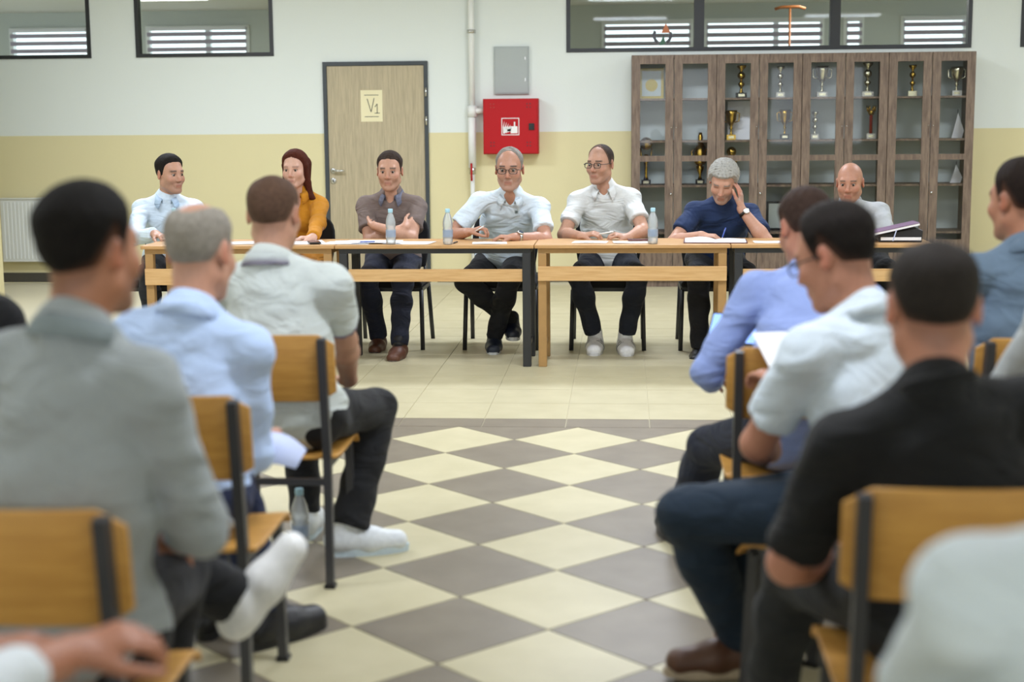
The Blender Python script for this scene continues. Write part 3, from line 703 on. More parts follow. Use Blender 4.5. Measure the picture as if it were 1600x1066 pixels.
def nets(F, ax):                            # naive surface nets
    S = F < 0
    nx, ny, nz = F.shape
    cnt = np.zeros((nx-1, ny-1, nz-1), np.int8)
    for i, j, k in E8: cnt += S[i:nx-1+i, j:ny-1+j, k:nz-1+k]
    act = (cnt > 0) & (cnt < 8)
    I = np.argwhere(act); idx = np.full(act.shape, -1, np.int32); idx[act] = np.arange(len(I))
    val = np.stack([F[I[:, 0]+i, I[:, 1]+j, I[:, 2]+k] for i, j, k in E8], 1)
    P = np.zeros((len(I), 3)); n = np.zeros(len(I))
    for a, b_ in EDG:
        va, vb = val[:, a], val[:, b_]; m = (va < 0) != (vb < 0); t = np.where(m, va/np.where(m, va-vb, 1), 0)
        for c in range(3): P[:, c] += np.where(m, E8[a][c]+(E8[b_][c]-E8[a][c])*t, 0)
        n += m
    P /= n[:, None]; h = ax[0][1]-ax[0][0]
    P = np.stack([ax[c][0]+(I[:, c]+P[:, c])*h for c in range(3)], 1)
    Q = []
    for c in range(3):
        o1, o2 = [(1, 2), (2, 0), (0, 1)][c]
        A = S.take(range(0, S.shape[c]-1), c); B = S.take(range(1, S.shape[c]), c)
        for flip, D in ((0, A & ~B), (1, ~A & B)):
            E_ = np.argwhere(D); E_ = E_[(E_[:, o1] > 0) & (E_[:, o2] > 0) & (E_[:, o1] < S.shape[o1]-1) & (E_[:, o2] < S.shape[o2]-1)]
            def g(d1, d2): q = E_.copy(); q[:, o1] -= d1; q[:, o2] -= d2; return idx[q[:, 0], q[:, 1], q[:, 2]]
            q = np.stack([g(1, 1), g(0, 1), g(0, 0), g(1, 0)], 1)
            Q.append(q[:, ::-1] if flip else q)
    return P, np.concatenate(Q)
def wrap(name, P, Q, matn, parent, col, off):
    me = bpy.data.meshes.new(name); P = P-off
    me.vertices.add(len(P)); me.vertices.foreach_set('co', P.astype(np.float32).ravel())
    me.loops.add(Q.size); me.loops.foreach_set('vertex_index', Q.astype(np.int32).ravel())
    me.polygons.add(len(Q)); me.polygons.foreach_set('loop_start', np.arange(0, Q.size, 4, dtype=np.int32))
    me.polygons.foreach_set('use_smooth', np.ones(len(Q), bool))
    me.materials.append(M[matn]); me.update(calc_edges=True); me.validate()
    a = me.color_attributes.new('Col', 'FLOAT_COLOR', 'POINT')
    cc = np.ones((len(P), 4), np.float32); cc[:, :3] = col; a.data.foreach_set('color', cc.ravel())
    return link(name, me, parent)
sstep = lambda e0, e1, x: (lambda t: t*t*(3-2*t))(np.clip((x-e0)/(e1-e0), 0, 1))
def basis(yaw, pitch=0, roll=0):            # columns: right, forward, up.  yaw clockwise from +y (degrees), pitch down, roll to the right
    y, p, r = map(math.radians, (yaw, pitch, roll))
    f0 = V3(math.sin(y), math.cos(y), 0); r0 = V3(math.cos(y), -math.sin(y), 0); u0 = V3(0, 0, 1)
    f = f0*math.cos(p)-u0*math.sin(p); u = u0*math.cos(p)+f0*math.sin(p)
    R_ = r0*math.cos(r)-u*math.sin(r); u = u*math.cos(r)+r0*math.sin(r)
    return np.stack([R_, f, u], 1)
def ik(a, c, l1, l2, pole):
    a, c = np.asarray(a, float), np.asarray(c, float); v = c-a; D = np.linalg.norm(v); u = v/D
    if D > (l1+l2)*.998: D = (l1+l2)*.998; c = a+u*D
    D = max(D, abs(l1-l2)+.02)
    x = (l1*l1-l2*l2+D*D)/(2*D); hgt = math.sqrt(max(l1*l1-x*x, 0)); pl = np.asarray(pole, float); pl = nrm(pl-u*(pl@u))
    return a+u*x+pl*hgt, c
SKIN = hx('c99a7e'); SKIN_TAN = hx('b98266'); SKIN_PALE = hx('d3a78c')
def head_prims(o, R_, s, female=False, jaw=1.0):
    w_ = lambda *p: o+R_@(np.array(p, float)*s)
    P = [Ell(w_(0,-.012,.036), V3(.076,.098,.088)*s, R_, .01), Ell(w_(0,.022,-.03), V3(.063*jaw,.07,.086)*s, R_, .03)]
    for q in (-1, 1):
        P += [Cap(w_(q*.05*jaw,-.005,-.06), w_(q*.02,.062,-.1), .022*s, .02*s, .03), Ell(w_(q*.04,.062,-.028), V3(.024,.022,.022)*s, R_, .03)]
    P += [Ell(w_(0,.078,-.104), V3(.024,.016,.017)*s, R_, .02), Cap(w_(-.034,.078,.026), w_(.034,.078,.026), .012*s, None, .025)]
    for q in (-1, 1): P.append(Ell(w_(q*.032,.103,.004), V3(.0185,.013,.0072)*s, R_, .010, True))
    P += [Cap(w_(0,.086,.012), w_(0,.112,-.03), .007*s, .0115*s, .014)]
    for q in (-1, 1): P.append(Ell(w_(q*.012,.101,-.036), V3(.008,.010,.007)*s, R_, .008))
    P += [Cap(w_(-.018,.088,-.063), w_(.018,.088,-.063), .0065*s, None, .012), Cap(w_(-.015,.088,-.075), w_(.015,.088,-.075), .0075*s, None, .012),
          Cap(w_(-.02,.1,-.0688), w_(.02,.1,-.0688), .003*s, None, .006, None, 1, 0, True)]
    return P
def ear_prims(o, R_, s):
    w_ = lambda *p: o+R_@(np.array(p, float)*s); P = []
    for q in (-1, 1):
        P += [Ell(w_(q*.08,-.014,-.002), V3(.008,.020,.032)*s, R_@rotz(-q*.35), .008), Ell(w_(q*.088,-.004,.0), V3(.005,.010,.016)*s, R_@rotz(-q*.35), .006, True)]
    return P
def hand_prims(W_, d, n, s_, curl=.5, spread=.0, sc_=1.0, thumb=.5, fingers=None):
    """W_ wrist, d towards the fingers, n out of the palm, s_ towards the thumb"""
    d = nrm(d); n = nrm(n-d*(n@d)); s_ = nrm(s_-d*(s_@d)-n*(s_@n)); P = []
    P.append(Cap(W_+d*.012*sc_, W_+d*.078*sc_, .0135*sc_, .0145*sc_, .012, s_, 2.35))
    P.append(Cap(W_-d*.01, W_+d*.02*sc_, .019*sc_, .017*sc_, .012, s_, 1.4))
    for i, (o, L, r) in enumerate(((.029, .074, .0085), (.0095, .083, .0088), (-.010, .077, .0083), (-.028, .060, .0074))):
        c = curl if fingers is None else fingers[i]
        p = W_+(d*(.088-abs(i-1.2)*.004)+s_*o)*sc_; dd = nrm(d+s_*(o*spread*12)); nn = n.copy(); a = 0
        for f_, b_ in ((.45, .75), (.32, 1.15), (.23, .8)):
            a += c*b_*1.25; v = dd*math.cos(a)+nn*math.sin(a); q = p+v*L*f_*sc_
            P.append(Cap(p, q, r*sc_, r*.94*sc_, .004)); p = q; r *= .94
    p = W_+(d*.028+s_*.026+n*.006)*sc_; v = nrm(d*.75+s_*.75*(1-thumb*.7)+n*.55*thumb); q = p+v*.042*sc_; P.append(Cap(p, q, .0125*sc_, .0105*sc_, .01))
    v2 = nrm(v*.9+d*.35-s_*.35*thumb+n*.25*thumb); q2 = q+v2*.033*sc_; P.append(Cap(q, q2, .0102*sc_, .009*sc_, .005)); P.append(Cap(q2, q2+nrm(v2-s_*.3*thumb)*.022*sc_, .0088*sc_, .0072*sc_, .004))
    return P
class Person: pass
def person(label, hip, a, head, hy, hp=0, hr=0, arms=(None, None), legs=(None, None), *, bulk=1.0, belly=0, hs=1.0, skin=SKIN, hair='short', haircol=hx('241c18'), hairT=.014,
           fade=0, stubble=0, stubcol=None, brow=None, shirt=hx('cccccc'), sleeve='short', collar='polo', collarcol=None, trouser=hx('15161a'), shoe=None, glasses=False, sh_yaw=None, tuck=False, vopen=.0,
           shrug=0, h=.0055, hc=.0095, female=False, eyes_down=False, shw=.168, jaw=1.0, bald_tint=None, trim=None, cuff_at=.60, armlen=1.0, wr=.0045, mark=None):
    skin = tuple(.88*c+.12*(.3*skin[0]+.5*skin[1]+.2*skin[2]) for c in skin)
    hip = np.array(hip, float); head = np.array(head, float); Hb = basis(a); S, Fw = Hb[:, 0], Hb[:, 1]
    Sb = basis(a if sh_yaw is None else sh_yaw); R_ = basis(hy, hp, hr); Rn = basis(hy, hp*.5, hr*.4)
    root = empty('person', (hip[0], hip[1], 0), 0, label, 'person'); off = np.array([hip[0], hip[1], 0])
    N = head+Rn@(V3(0, -.045, -.150)*hs)                      # base of the neck
    up = nrm(N-hip); S2 = nrm(Sb[:, 0]-up*(Sb[:, 0]@up)); F2 = np.cross(up, S2)
    F1 = nrm(Fw-up*(Fw@up))
    L = np.linalg.norm(N-hip)
    back = -.022
    Pt = lambda t: hip+(N-hip)*t+(F1*(1-t)+F2*t)*back*math.sin(math.pi*t)
    sh = [N-up*(.082-shrug)+S2*q*shw*bulk**.5+F2*.012 for q in (1, -1)]            # right, left
    st = nrm(S2*.5+S*.5)
    rL = .112*bulk**.7
    # ---------------- arms
    la, lf = .292*armlen, .262*armlen; arm = []
    for i in (0, 1):
        A_ = arms[i] or {}
        q = 1 if i == 0 else -1
        if 'w' in A_: wr_ = np.array(A_['w'], float)
        else: wr_ = hip+Fw*.42+S*q*.12+V3(0, 0, .10)
        el, wr_ = ik(sh[i], wr_, la, lf, A_.get('pole', S*q*.8-V3(0, 0, .6)-Fw*.3))
        d = nrm(A_['d']) if 'd' in A_ else nrm(wr_-el+V3(0, 0, -.05)); n = np.array(A_.get('n', (0, 0, -1.)), float); s_ = np.cross(n, d)*(1 if i == 0 else -1)
        s_ = s_ if 's' not in A_ else np.array(A_['s'], float)
        arm.append((el, wr_, d, n, -s_ if A_.get('flip') else s_, A_))
    body = head_prims(head, R_, hs, female, jaw)+ear_prims(head, R_, hs)
    nb = N+up*.0-F2*.005
    body += [Cap(nb-up*.03, head+R_@(V3(0,-.022,-.05)*hs), .056*bulk**.5, .053*bulk**.4, .025), Cap(Pt(.5), Pt(.80), .098*bulk, .08*bulk, .03, S2, 1.4), Cap(sh[0]-up*.012, sh[1]-up*.012, .036, .036, .03), Cap(N-up*.06+F2*.005, N+up*.0+F2*.0, .05, .05, .03)]
    for q in (0, 1): body.append(Cap(N-up*.002, sh[q]*.7+N*.3+up*.004, .036, .03, .03))
    for el, wr_, d, n, s_, A_ in arm:
        i = 0 if el is arm[0][0] else 1; b4 = bulk**.35
        mid = el+(wr_-el)*.28
        body += [Cap(sh[i], el, .045*b4, .041*b4, .02), Cap(el, mid, .041*b4, .043*b4, .015), Cap(mid, wr_, .043*b4, .027*b4, .02)]
        body += hand_prims(wr_, d, n, s_, A_.get('curl', .5), A_.get('spread', 0), A_.get('hs', 1.03)*(.9 if female else 1), A_.get('thumb', .5), A_.get('fingers'))
    P, Q = nets(*field(body, h))
    loc = ((P-head)@R_)/hs; x, y, z = loc.T; ax_ = np.abs(x)
    col = np.tile(np.array(skin), (len(P), 1)); near = (np.linalg.norm(loc, axis=1) < .17)
    def mixc(c, w_): 
        nonlocal col
        w_ = (w_*near)[:, None]; col = col*(1-w_)+np.array(c)*w_
    hcol = np.array(haircol)
    red = np.array(skin)*np.array((1.0, .72, .68))
    mixc(red, .55*sstep(.03, .0, np.abs(z+.022))*sstep(.03, .05, ax_)*sstep(.05, .07, y)*.6)
    mixc(red, .7*sstep(.07, .085, ax_)*sstep(.05, .03, np.abs(z)))
    mixc(red, .5*sstep(.1, .115, y)*sstep(-.01, -.02, z)*sstep(-.05, -.04, z))
    if stubble:
        m = sstep(-.012, -.075, z+.35*np.maximum(ax_-.035, 0)*0)*sstep(.0, .03, y)+sstep(-.035, -.045, z)*sstep(.065, .08, y)*.6
        mixc(np.array(skin)*.35+np.array(stubcol if stubcol is not None else haircol)*.65, np.clip(m, 0, 1)*stubble*sstep(-.135, -.12, z))
    mixc(np.array(skin)*np.array((.78, .5, .48)), .8*sstep(.0115, .006, np.abs(z+.069))*sstep(.024, .018, ax_)*sstep(.07, .082, y))
    mixc(np.array(skin)*.45, .8*sstep(.004, .0015, np.abs(z+.0688))*sstep(.022, .018, ax_)*sstep(.07, .082, y))
    bc = np.array(brow if brow is not None else haircol)
    mixc(bc, .85*sstep(.0075, .0035, np.abs(z-.0275+.05*np.maximum(ax_-.03, 0)))*sstep(.013, .018, ax_)*sstep(.056, .048, ax_)*sstep(.05, .065, y)*(.6 if female else 1))
    mixc(np.array(skin)*.35, .9*sstep(.0045, .002, np.abs(z-.0100+.12*np.maximum(ax_-.032, 0)))*sstep(.016, .02, ax_)*sstep(.05, .045, ax_)*sstep(.06, .07, y))
    mixc(np.array(skin)*.5, .6*sstep(.005, .002, np.abs(z+.0415))*sstep(.004, .006, ax_)*sstep(.013, .010, ax_)*sstep(.09, .097, y))
    phi = np.arctan2(ax_, y)                                    # 0 front .. pi back
    def hairline(phi, style):
        xp = np.radians([0, 30, 48, 62, 76, 90, 102, 116, 135, 180])
        zp = [.083, .080, .074, .058, .0, -.012, .028, .0, -.045, -.075]
        if style == 'receding': zp = [.112, .108, .098, .062, .005, -.012, .028, .0, -.045, -.075]
        if style == 'full': zp = [.066, .064, .06, .045, -.005, -.018, .018, -.02, -.065, -.085]
        if style == 'woman': zp = [.088, .078, .065, .04, -.06, -.08, -.1, -.14, -.16, -.18]
        return np.interp(phi, xp, zp)
    if fade or bald_tint is not None:                           # clipped hair tint on the scalp
        g = z-hairline(phi, 'short'); mixc(np.array(skin)*.45+hcol*.55, (fade if fade else .3)*sstep(-.02, .012, g))
    bo = wrap('body', P, Q, 'skin', root, col, off)
    # ---------------- hair
    if hair and hair != 'shaved':
        hp_ = [p for p in head_prims(head, R_, hs, female, jaw)[:6]]
        lo, hi = head-.16, head+.16
        extra = []
        F_, ax = field(hp_, .005, 0, 0, lo, hi)
        X, Y, Z = np.meshgrid(*ax, indexing='ij')
        G = np.stack([X-head[0], Y-head[1], Z-head[2]], -1)@R_/hs; gx, gy, gz = np.abs(G[..., 0]), G[..., 1], G[..., 2]; ph = np.arctan2(gx, gy)
        g = gz-hairline(ph, hair)
        t = .0015*sstep(0, .006, g)+hairT*sstep(0.0, .05, g)*(.25+.75*sstep(.02, .085, gz))
        if hair == 'full': t = .002*sstep(0, .006, g)+hairT*sstep(0, .03, g)*(.65+.35*sstep(0, .06, gz))
        if hair in ('bald_top', 'thin'):
            top = np.sqrt((gx/.055)**2+((gy+.028)/.085)**2); wt = sstep(.55, 1.15, top+np.where(gz < .05, 2, 0)); t = t*(wt if hair == 'bald_top' else .35+.65*wt)
        wav = (np.sin(gx*260+gz*190+gy*70)+np.sin(gy*310-gz*150)+np.sin((gz+gy)*420+gx*130))*.0011*(2.2 if hair == 'full' else .55 if hairT > .006 else .2)
        F_ = F_-(np.where(t > .0003, t+wav*sstep(0, .01, t), -.012))
        if hair == 'woman': pass
        P2, Q2 = nets(F_, ax)
        l2 = ((P2-head)@R_)/hs; keep_ = np.ones(len(P2), bool)
        if len(Q2):
            # keep only the parts that stand proud of the scalp
            sk = np.full(len(P2), 1.0)
            for p in hp_: sk = smin(sk, p.d(P2[:, 0], P2[:, 1], P2[:, 2]), p.k)
            ok = sk > -.004; fk = ok[Q2].all(1); Q2 = Q2[fk]
            us = np.unique(Q2); mp = np.full(len(P2), -1); mp[us] = np.arange(len(us)); P2 = P2[us]; Q2 = mp[Q2]; l2 = l2[us]
            cc = np.tile(hcol, (len(P2), 1)); gl = l2[:, 2]-hairline(np.arctan2(np.abs(l2[:, 0]), l2[:, 1]), hair)
            if fade: ww = (fade*.5*sstep(.05, .0, gl))[:, None]; cc = cc*(1-ww)+np.array(skin)*ww*.8
            ho = wrap('hair', P2, Q2, 'hair', root, cc, off)
    if hair == 'woman':
        w_ = lambda *p: head+R_@(np.array(p, float)*hs); pr = []
        for q in (-1, 1):
            pr += [Cap(w_(q*.03,.01,.103), w_(q*.072,.0,.03), .016, .017, .02), Cap(w_(q*.072,.0,.03), w_(q*.076,-.02,-.09), .017, .022, .02), Cap(w_(q*.076,-.02,-.09), w_(q*.10,-.02,-.19), .024, .018, .02), Cap(w_(q*.105,-.01,-.19), w_(q*.135,-.02,-.215), .018, .007, .02)]
        pr += [Cap(w_(0,-.07,.03), w_(0,-.09,-.16), .07, .05, .03, R_[:, 0], 1.3)]
        P2, Q2 = nets(*field(pr, .0055)); wrap('long_hair', P2, Q2, 'hair', root, np.tile(hcol, (len(P2), 1)), off)
    # ---------------- eyes
    for q in (() if eyes_down else (-1, 1)):
        e = head+R_@(V3(q*.032, .0800, .003)*hs); ex = R_
        b = MB().ball((0, 0, 0), .0118*hs, 10).move(ex, e-off); eo = b.build('eye', 'eye_white', root, True)
        gz_ = V3(0, 1, -.55 if eyes_down else -.08); b = MB().ball((0, 0, 0), .0078*hs, 8).move(ex, e-off+ex@(nrm(gz_)*.0066*hs)); b.build('iris', 'iris', eo, True)
    # ---------------- shirt
    sp = [Cap(hip-S*.07, hip+S*.07, rL, None, .04), Cap(Pt(.04), Pt(.5), .108*bulk, .106*bulk, .04, st, 1.38), Cap(Pt(.46), Pt(.80), .106*bulk, .088*bulk, .04, S2, 1.42), Cap(sh[0]-up*.01, sh[1]-up*.01, .042, .042, .04)]
    if belly: sp.append(Ell(Pt(.3)+F1*.06, V3(.13, .09, .14)*(1+belly), Hb, .05))
    if female:
        for q in (-1, 1): sp.append(Ell(Pt(.62)+F2*.085+S2*q*.068, V3(.058, .05, .06), np.stack([S2, F2, up], 1), .04))
    else:
        for q in (-1, 1): sp.append(Ell(Pt(.68)+F2*.055+S2*q*.07, V3(.075, .045, .075), np.stack([S2, F2, up], 1), .04))
    sp.append(Cap(N-up*.05-F2*.012, N+up*.010-F2*.014, .066*bulk**.3, .060*bulk**.3, .03))
    for q in (0, 1): sp.append(Cap(N-up*.004, sh[q]+up*.010, .040*bulk**.3, .042, .035))
    for i, (el, wr_, d, n, s_, A_) in enumerate(arm):
        b4 = bulk**.35
        if sleeve == 'short': c = sh[i]+(el-sh[i])*cuff_at; sp += [Ell(sh[i], V3(.056, .056, .056)*b4, None, .03), Cap(sh[i], c, .055*b4, .057*b4, .02, None, 1, 1)]
        else:
            sp += [Ell(sh[i], V3(.056, .056, .056)*b4, None, .03), Cap(sh[i], el, .053*b4, .047*b4, .02), Cap(el, wr_-(wr_-el)*(.06 if sleeve == 'long' else .42), .047*b4, .038*b4, .02, None, 1, 1)]
    if vopen:
        vt = N+up*.03+F2*.075; sp.append(Cap(vt, N-up*(.06+vopen)+F2*.12, .05, .004, .008, None, 1, 0, True))
    F_, ax = field(sp, hc, .006)
    X, Y, Z = ax[0][:, None, None], ax[1][None, :, None], ax[2][None, None, :]
    ph0 = (hip[0]*7+hip[1]*3) % 6
    F_ = F_-(wr*(np.sin(38*Z+22*X*np.sign(math.cos(ph0))+14*Y+ph0+1.5*np.sin(9*X+ph0))*.6+np.sin(63*Z-31*X+27*Y+2*ph0+1.2*np.sin(13*Y))*.4)).astype(np.float32)
    if tuck: F_ = np.maximum(F_, -((X-Pt(.1)[0])*up[0]+(Y-Pt(.1)[1])*up[1]+(Z-Pt(.1)[2])*up[2]).astype(np.float32))
    F_ = np.maximum(F_, (hip[2]-.115-Z).astype(np.float32))
    P3, Q3 = nets(F_, ax); cc = np.tile(np.array(shirt), (len(P3), 1))
    if trim is not None:
        for i, (el, wr_, d, n, s_, A_) in enumerate(arm):
            u = nrm(el-sh[i]); ll = np.linalg.norm(el-sh[i])*cuff_at; tt = (P3-sh[i])@u; rr = np.linalg.norm(P3-sh[i]-tt[:, None]*u, axis=1); m = (np.abs(tt-ll+.008) < .010) & (rr < .09); cc[m] = trim
    if mark is not None:
        ray = nrm(np.array(mark)-CAMLOC); tt = (P3-CAMLOC)@ray; dd = np.linalg.norm(P3-CAMLOC-tt[:, None]*ray, axis=1); ii = np.where(dd < .011)[0]; ii = ii[tt[ii] < tt[ii].min()+.03]; cc[ii] = hx('62706c')
    so = wrap('jacket' if female else 'shirt', P3, Q3, 'cloth', root, cc, off)
    # ---------------- collar
    if collar in ('polo', 'shirt', 'lapel'):
        ck = np.array(collarcol if collarcol is not None else shirt); ang0 = .42; n_a = 26; rows = []; ca = nrm(up*.75+(head-N)*.25/np.linalg.norm(head-N)); 
        cF = nrm(F2-ca*(F2@ca)); cS = np.cross(cF, ca)
        r0 = .068*bulk**.3; cc_ = N+ca*.028+cF*.002
        if collar == 'lapel': r0 = .075; 
        vv = []
        for k in range(n_a+1):
            t = ang0+(2*math.pi-2*ang0)*k/n_a; f = math.cos(t); dr = cF*math.cos(t)*1.08+cS*math.sin(t)*1.0
            hi_ = .012*(.5-.5*f)-.022*(.5+.5*f); fr = max(0, f)**3
            tip = cS*math.copysign(.018, math.sin(t))*fr
            pin = cc_+dr*(r0-.004)+ca*(hi_-.03); ptop = cc_+dr*r0+ca*(hi_+.004); pmid = cc_+dr*(r0+.010)+ca*(hi_-.012)+tip*.4; pout = cc_+dr*(r0+.021+.014*fr)+ca*(hi_-.036-.034*fr)+tip
            vv.append([pin, ptop, pmid, pout])
        b = MB(); V_ = [p-off for q in vv for p in q]; b.add(V_, [(4*k+j, 4*k+j+1, 4*k+5+j, 4*k+4+j) for k in range(n_a) for j in range(3)])
        me = b.mesh('collar', 'cloth', True); a_ = me.color_attributes.new('Col', 'FLOAT_COLOR', 'POINT'); c4 = np.ones((len(V_), 4), np.float32); c4[:, :3] = ck
        if trim is not None and collar == 'polo': c4.reshape(n_a+1, 4, 4)[:, 3, :3] = trim
        a_.data.foreach_set('color', c4.ravel()); co = link('collar', me, so); m_ = co.modifiers.new('thickness', 'SOLIDIFY'); m_.thickness = .004; m_.offset = 0
    elif collar == 'crew':
        b = MB(); pts = []; ca = nrm(up)
        for k in range(25): t = 2*math.pi*k/24; pts.append(N+ca*(.022-.034*math.cos(t))+F2*(.062*math.cos(t)-.006)+S2*.066*math.sin(t)-off)
        b.tube(pts, .009, 8, cap=False); me = b.mesh('collar', 'cloth', True); a_ = me.color_attributes.new('Col', 'FLOAT_COLOR', 'POINT'); c4 = np.ones((len(me.vertices), 4), np.float32); c4[:, :3] = collarcol if collarcol is not None else shirt
        a_.data.foreach_set('color', c4.ravel()); link('collar', me, so)
    # ---------------- trousers and shoes
    tp = [Cap(hip-S*.08, hip+S*.08, rL-.004, None, .05)]; res = Person(); res.legs = []
    lt, ls = .43, .43
    shoes = []
    for i in (0, 1):
        q = 1 if i == 0 else -1; A_ = legs[i] or {}
        hj = hip+S*q*.085+V3(0, 0, -.01)
        an = np.array(A_.get('an', hip*V3(1, 1, 0)+Fw*.42+S*q*.11+V3(0, 0, .09)), float)
        kn, an = ik(hj, an, lt, ls, A_.get('pole', Fw+V3(0, 0, 1)+S*q*.15)); td = nrm(A_.get('toe', Fw+S*q*.2)); b4 = bulk**.4
        hem = kn+(an-kn)*A_.get('hem', 1.0)
        tp += [Cap(hj, kn, .088*b4, .064*b4, .04), Cap(kn, kn+(an-kn)*.35, .062*b4, .062*b4, .03), Cap(kn+(an-kn)*.3, hem, .062*b4, A_.get('hr', .054), .03, None, 1, 1)]
        shoes.append((an, td, kn)); res.legs.append((hj, kn, an))
    F_, ax = field(tp, hc, .002); X, Y, Z = ax[0][:, None, None], ax[1][None, :, None], ax[2][None, None, :]
    F_ = F_-(.003*np.sin(44*Z+18*X+25*Y+ph0+np.sin(20*X+ph0))).astype(np.float32)
    P4, Q4 = nets(F_, ax); wrap('trousers', P4, Q4, 'cloth', root, np.tile(np.array(trouser), (len(P4), 1)), off)
    sd = shoe or dict(col=hx('141416'), sole=hx('101012'))
    for an, td, kn in shoes:
        upv = nrm((kn-an)) if sd.get('free') else V3(0, 0, 1)
        td_ = nrm(td-upv*(td@upv)); sv = np.cross(td_, upv); k_ = sd.get('sc', 1.1); A0 = an-upv*(.09-.036*k_)
        pr = [Cap(A0-td_*.045*k_+upv*.012, A0+td_*.06*k_+upv*.005, .038*k_, .042*k_, .03, sv, 1.0), Cap(A0+td_*.06*k_+upv*.002, A0+td_*.150*k_-upv*.004, .040*k_, .033*k_, .03, sv, 1.22), Cap(A0+upv*.02-td_*.02, an+upv*.04, .041*k_, .039*k_, .03)]
        Fs, axs = field(pr, .006); gx = [axs[0][:, None, None], axs[1][None, :, None], axs[2][None, None, :]]
        zz = sum((gx[c]-A0[c])*upv[c] for c in range(3)); Fs = np.maximum(Fs, (-.033*k_-zz).astype(np.float32))
        P5, Q5 = nets(Fs, axs); cc = np.tile(np.array(sd['col']), (len(P5), 1)); lz = (P5-A0)@upv; lt_ = (P5-A0)@td_; ls_ = (P5-A0)@sv
        if 'sock' in sd: m = lz > (.055 - .0*lt_); cc[m] = sd['sock']
        if 'stripe' in sd:
            m = (np.abs(((lt_-.03-lz*.5)/.024) % 1-.5) < .26) & (lt_ > .02) & (lt_ < .11) & (np.abs(ls_) > .015) & (lz > -.016) & (lz < .05); cc[m] = sd['stripe']
        so_ = wrap('shoe', P5, Q5, 'shoe_leather', root, cc, off)
        if 'sole' in sd:
            b = MB(); ring = []
            for k in range(20):
                t = 2*math.pi*k/20; xx = math.cos(t); ring.append((.058+.137*xx*(1.0), (.040 if xx > -.2 else .036)*math.copysign(abs(math.sin(t))**.7, math.sin(t))))
            V_ = [A0+td_*u*k_*.97+sv*v_*1.1*k_+upv*z_*k_-off for z_ in (-.036, -.014) for u, v_ in ring]
            b.add(V_, [tuple(range(19, -1, -1)), tuple(range(20, 40))]+[(k, (k+1) % 20, 20+(k+1) % 20, 20+k) for k in range(20)])
            me = b.mesh('sole', 'shoe_leather'); a_ = me.color_attributes.new('Col', 'FLOAT_COLOR', 'POINT'); c4 = np.ones((40, 4), np.float32); c4[:, :3] = sd['sole']; a_.data.foreach_set('color', c4.ravel()); link('sole', me, so_)
        if 'lace' in sd:
            for k in range(4):
                u = (.045+k*.019)*k_; zc = (.050-k*.0115)*k_; b = MB().tube([A0+td_*u+sv*v_+upv*(zc-abs(v_)*.35)-off for v_ in (-.024, -.01, .01, .024)], .0032, 6)
                me = b.mesh('lace', 'shoe_leather', True); a_ = me.color_attributes.new('Col', 'FLOAT_COLOR', 'POINT'); c4 = np.ones((len(me.vertices), 4), np.float32); c4[:, :3] = sd['lace']; a_.data.foreach_set('color', c4.ravel()); link('lace', me, so_)
    # ---------------- glasses
    if glasses:
        gw = lambda *p: (head+R_@(np.array(p, float)*hs))-off
        g_ = MB()
        for q in (-1, 1):
            pts = [gw(q*.033+.024*math.copysign(abs(math.cos(t))**.6, math.cos(t)), .108-.004*abs(math.cos(t)), .001+.0165*math.copysign(abs(math.sin(t))**.6, math.sin(t))) for t in [2*math.pi*k/20 for k in range(21)]]
            g_.tube(pts, .0021, 6, cap=False)
            g_.tube([gw(q*.057, .104, .008), gw(q*.072, .09, .008), gw(q*.081, .0, .008), gw(q*.081, -.02, -.004)], .0022, 6)
        g_.tube([gw(-.011, .110, .006), gw(0, .114, .009), gw(.011, .110, .006)], .002, 6)
        go = g_.build('glasses', glasses if isinstance(glasses, str) else 'black_plastic', root, True)
        for q in (-1, 1):
            b = MB(); pts = [gw(q*.033+.023*math.copysign(abs(math.cos(t))**.6, math.cos(t)), .1075-.004*abs(math.cos(t)), .001+.0155*math.copysign(abs(math.sin(t))**.6, math.sin(t))) for t in [2*math.pi*k/20 for k in range(20)]]
            b.add(pts, [tuple(range(20))]); b.build('lens', 'lens', go)
    res.root, res.arm, res.head, res.R, res.N, res.F2, res.S2, res.up, res.Pt, res.hip, res.off, res.shirt, res.sh = root, arm, head, R_, N, F2, S2, up, Pt, hip, off, so, sh
    return res
def watch(p, i, dialout, band='black_plastic', face='watch_face'):
    el, wr_, d, n, s_, A_ = p.arm[i]; u = nrm(wr_-el); c = wr_-u*.035; r = empty('wristwatch', c)
    x = nrm(np.array(dialout, float)-u*(np.array(dialout, float)@u)); y = np.cross(u, x)
    b = MB(); n_ = 20
    for k in range(n_): pass
    ring = []
    for zz in (-.009, .009):
        for rr in (.034, .037): ring += [u*zz+(x*math.cos(t)+y*math.sin(t))*rr for t in [2*math.pi*k/n_ for k in range(n_)]]
    f = []
    for k in range(n_):
        l = (k+1) % n_; f += [(20+k, 20+l, 60+l, 60+k), (k, 40+k, 40+l, l), (k, l, 20+l, 20+k), (40+k, 60+k, 60+l, 40+l)]
    b.add(ring, f); b.build('strap', band, r, True)
    R_ = np.stack([u, y, x], 1)
    MB().lathe([(.019, .035), (.020, .038), (.019, .044), (.016, .0445)], 18).move(R_).build('case', 'chrome', r, True)
    MB().lathe([(.0155, .0447), (.0155, .0455)], 18).move(R_).build('dial', face, r)
    r.parent = p.root; r.location = [float(q) for q in c-p.off]
    return r

# ================================================================ who sits where
SEATP, SEATA = .458, .43
def chair_lbl(i): return i
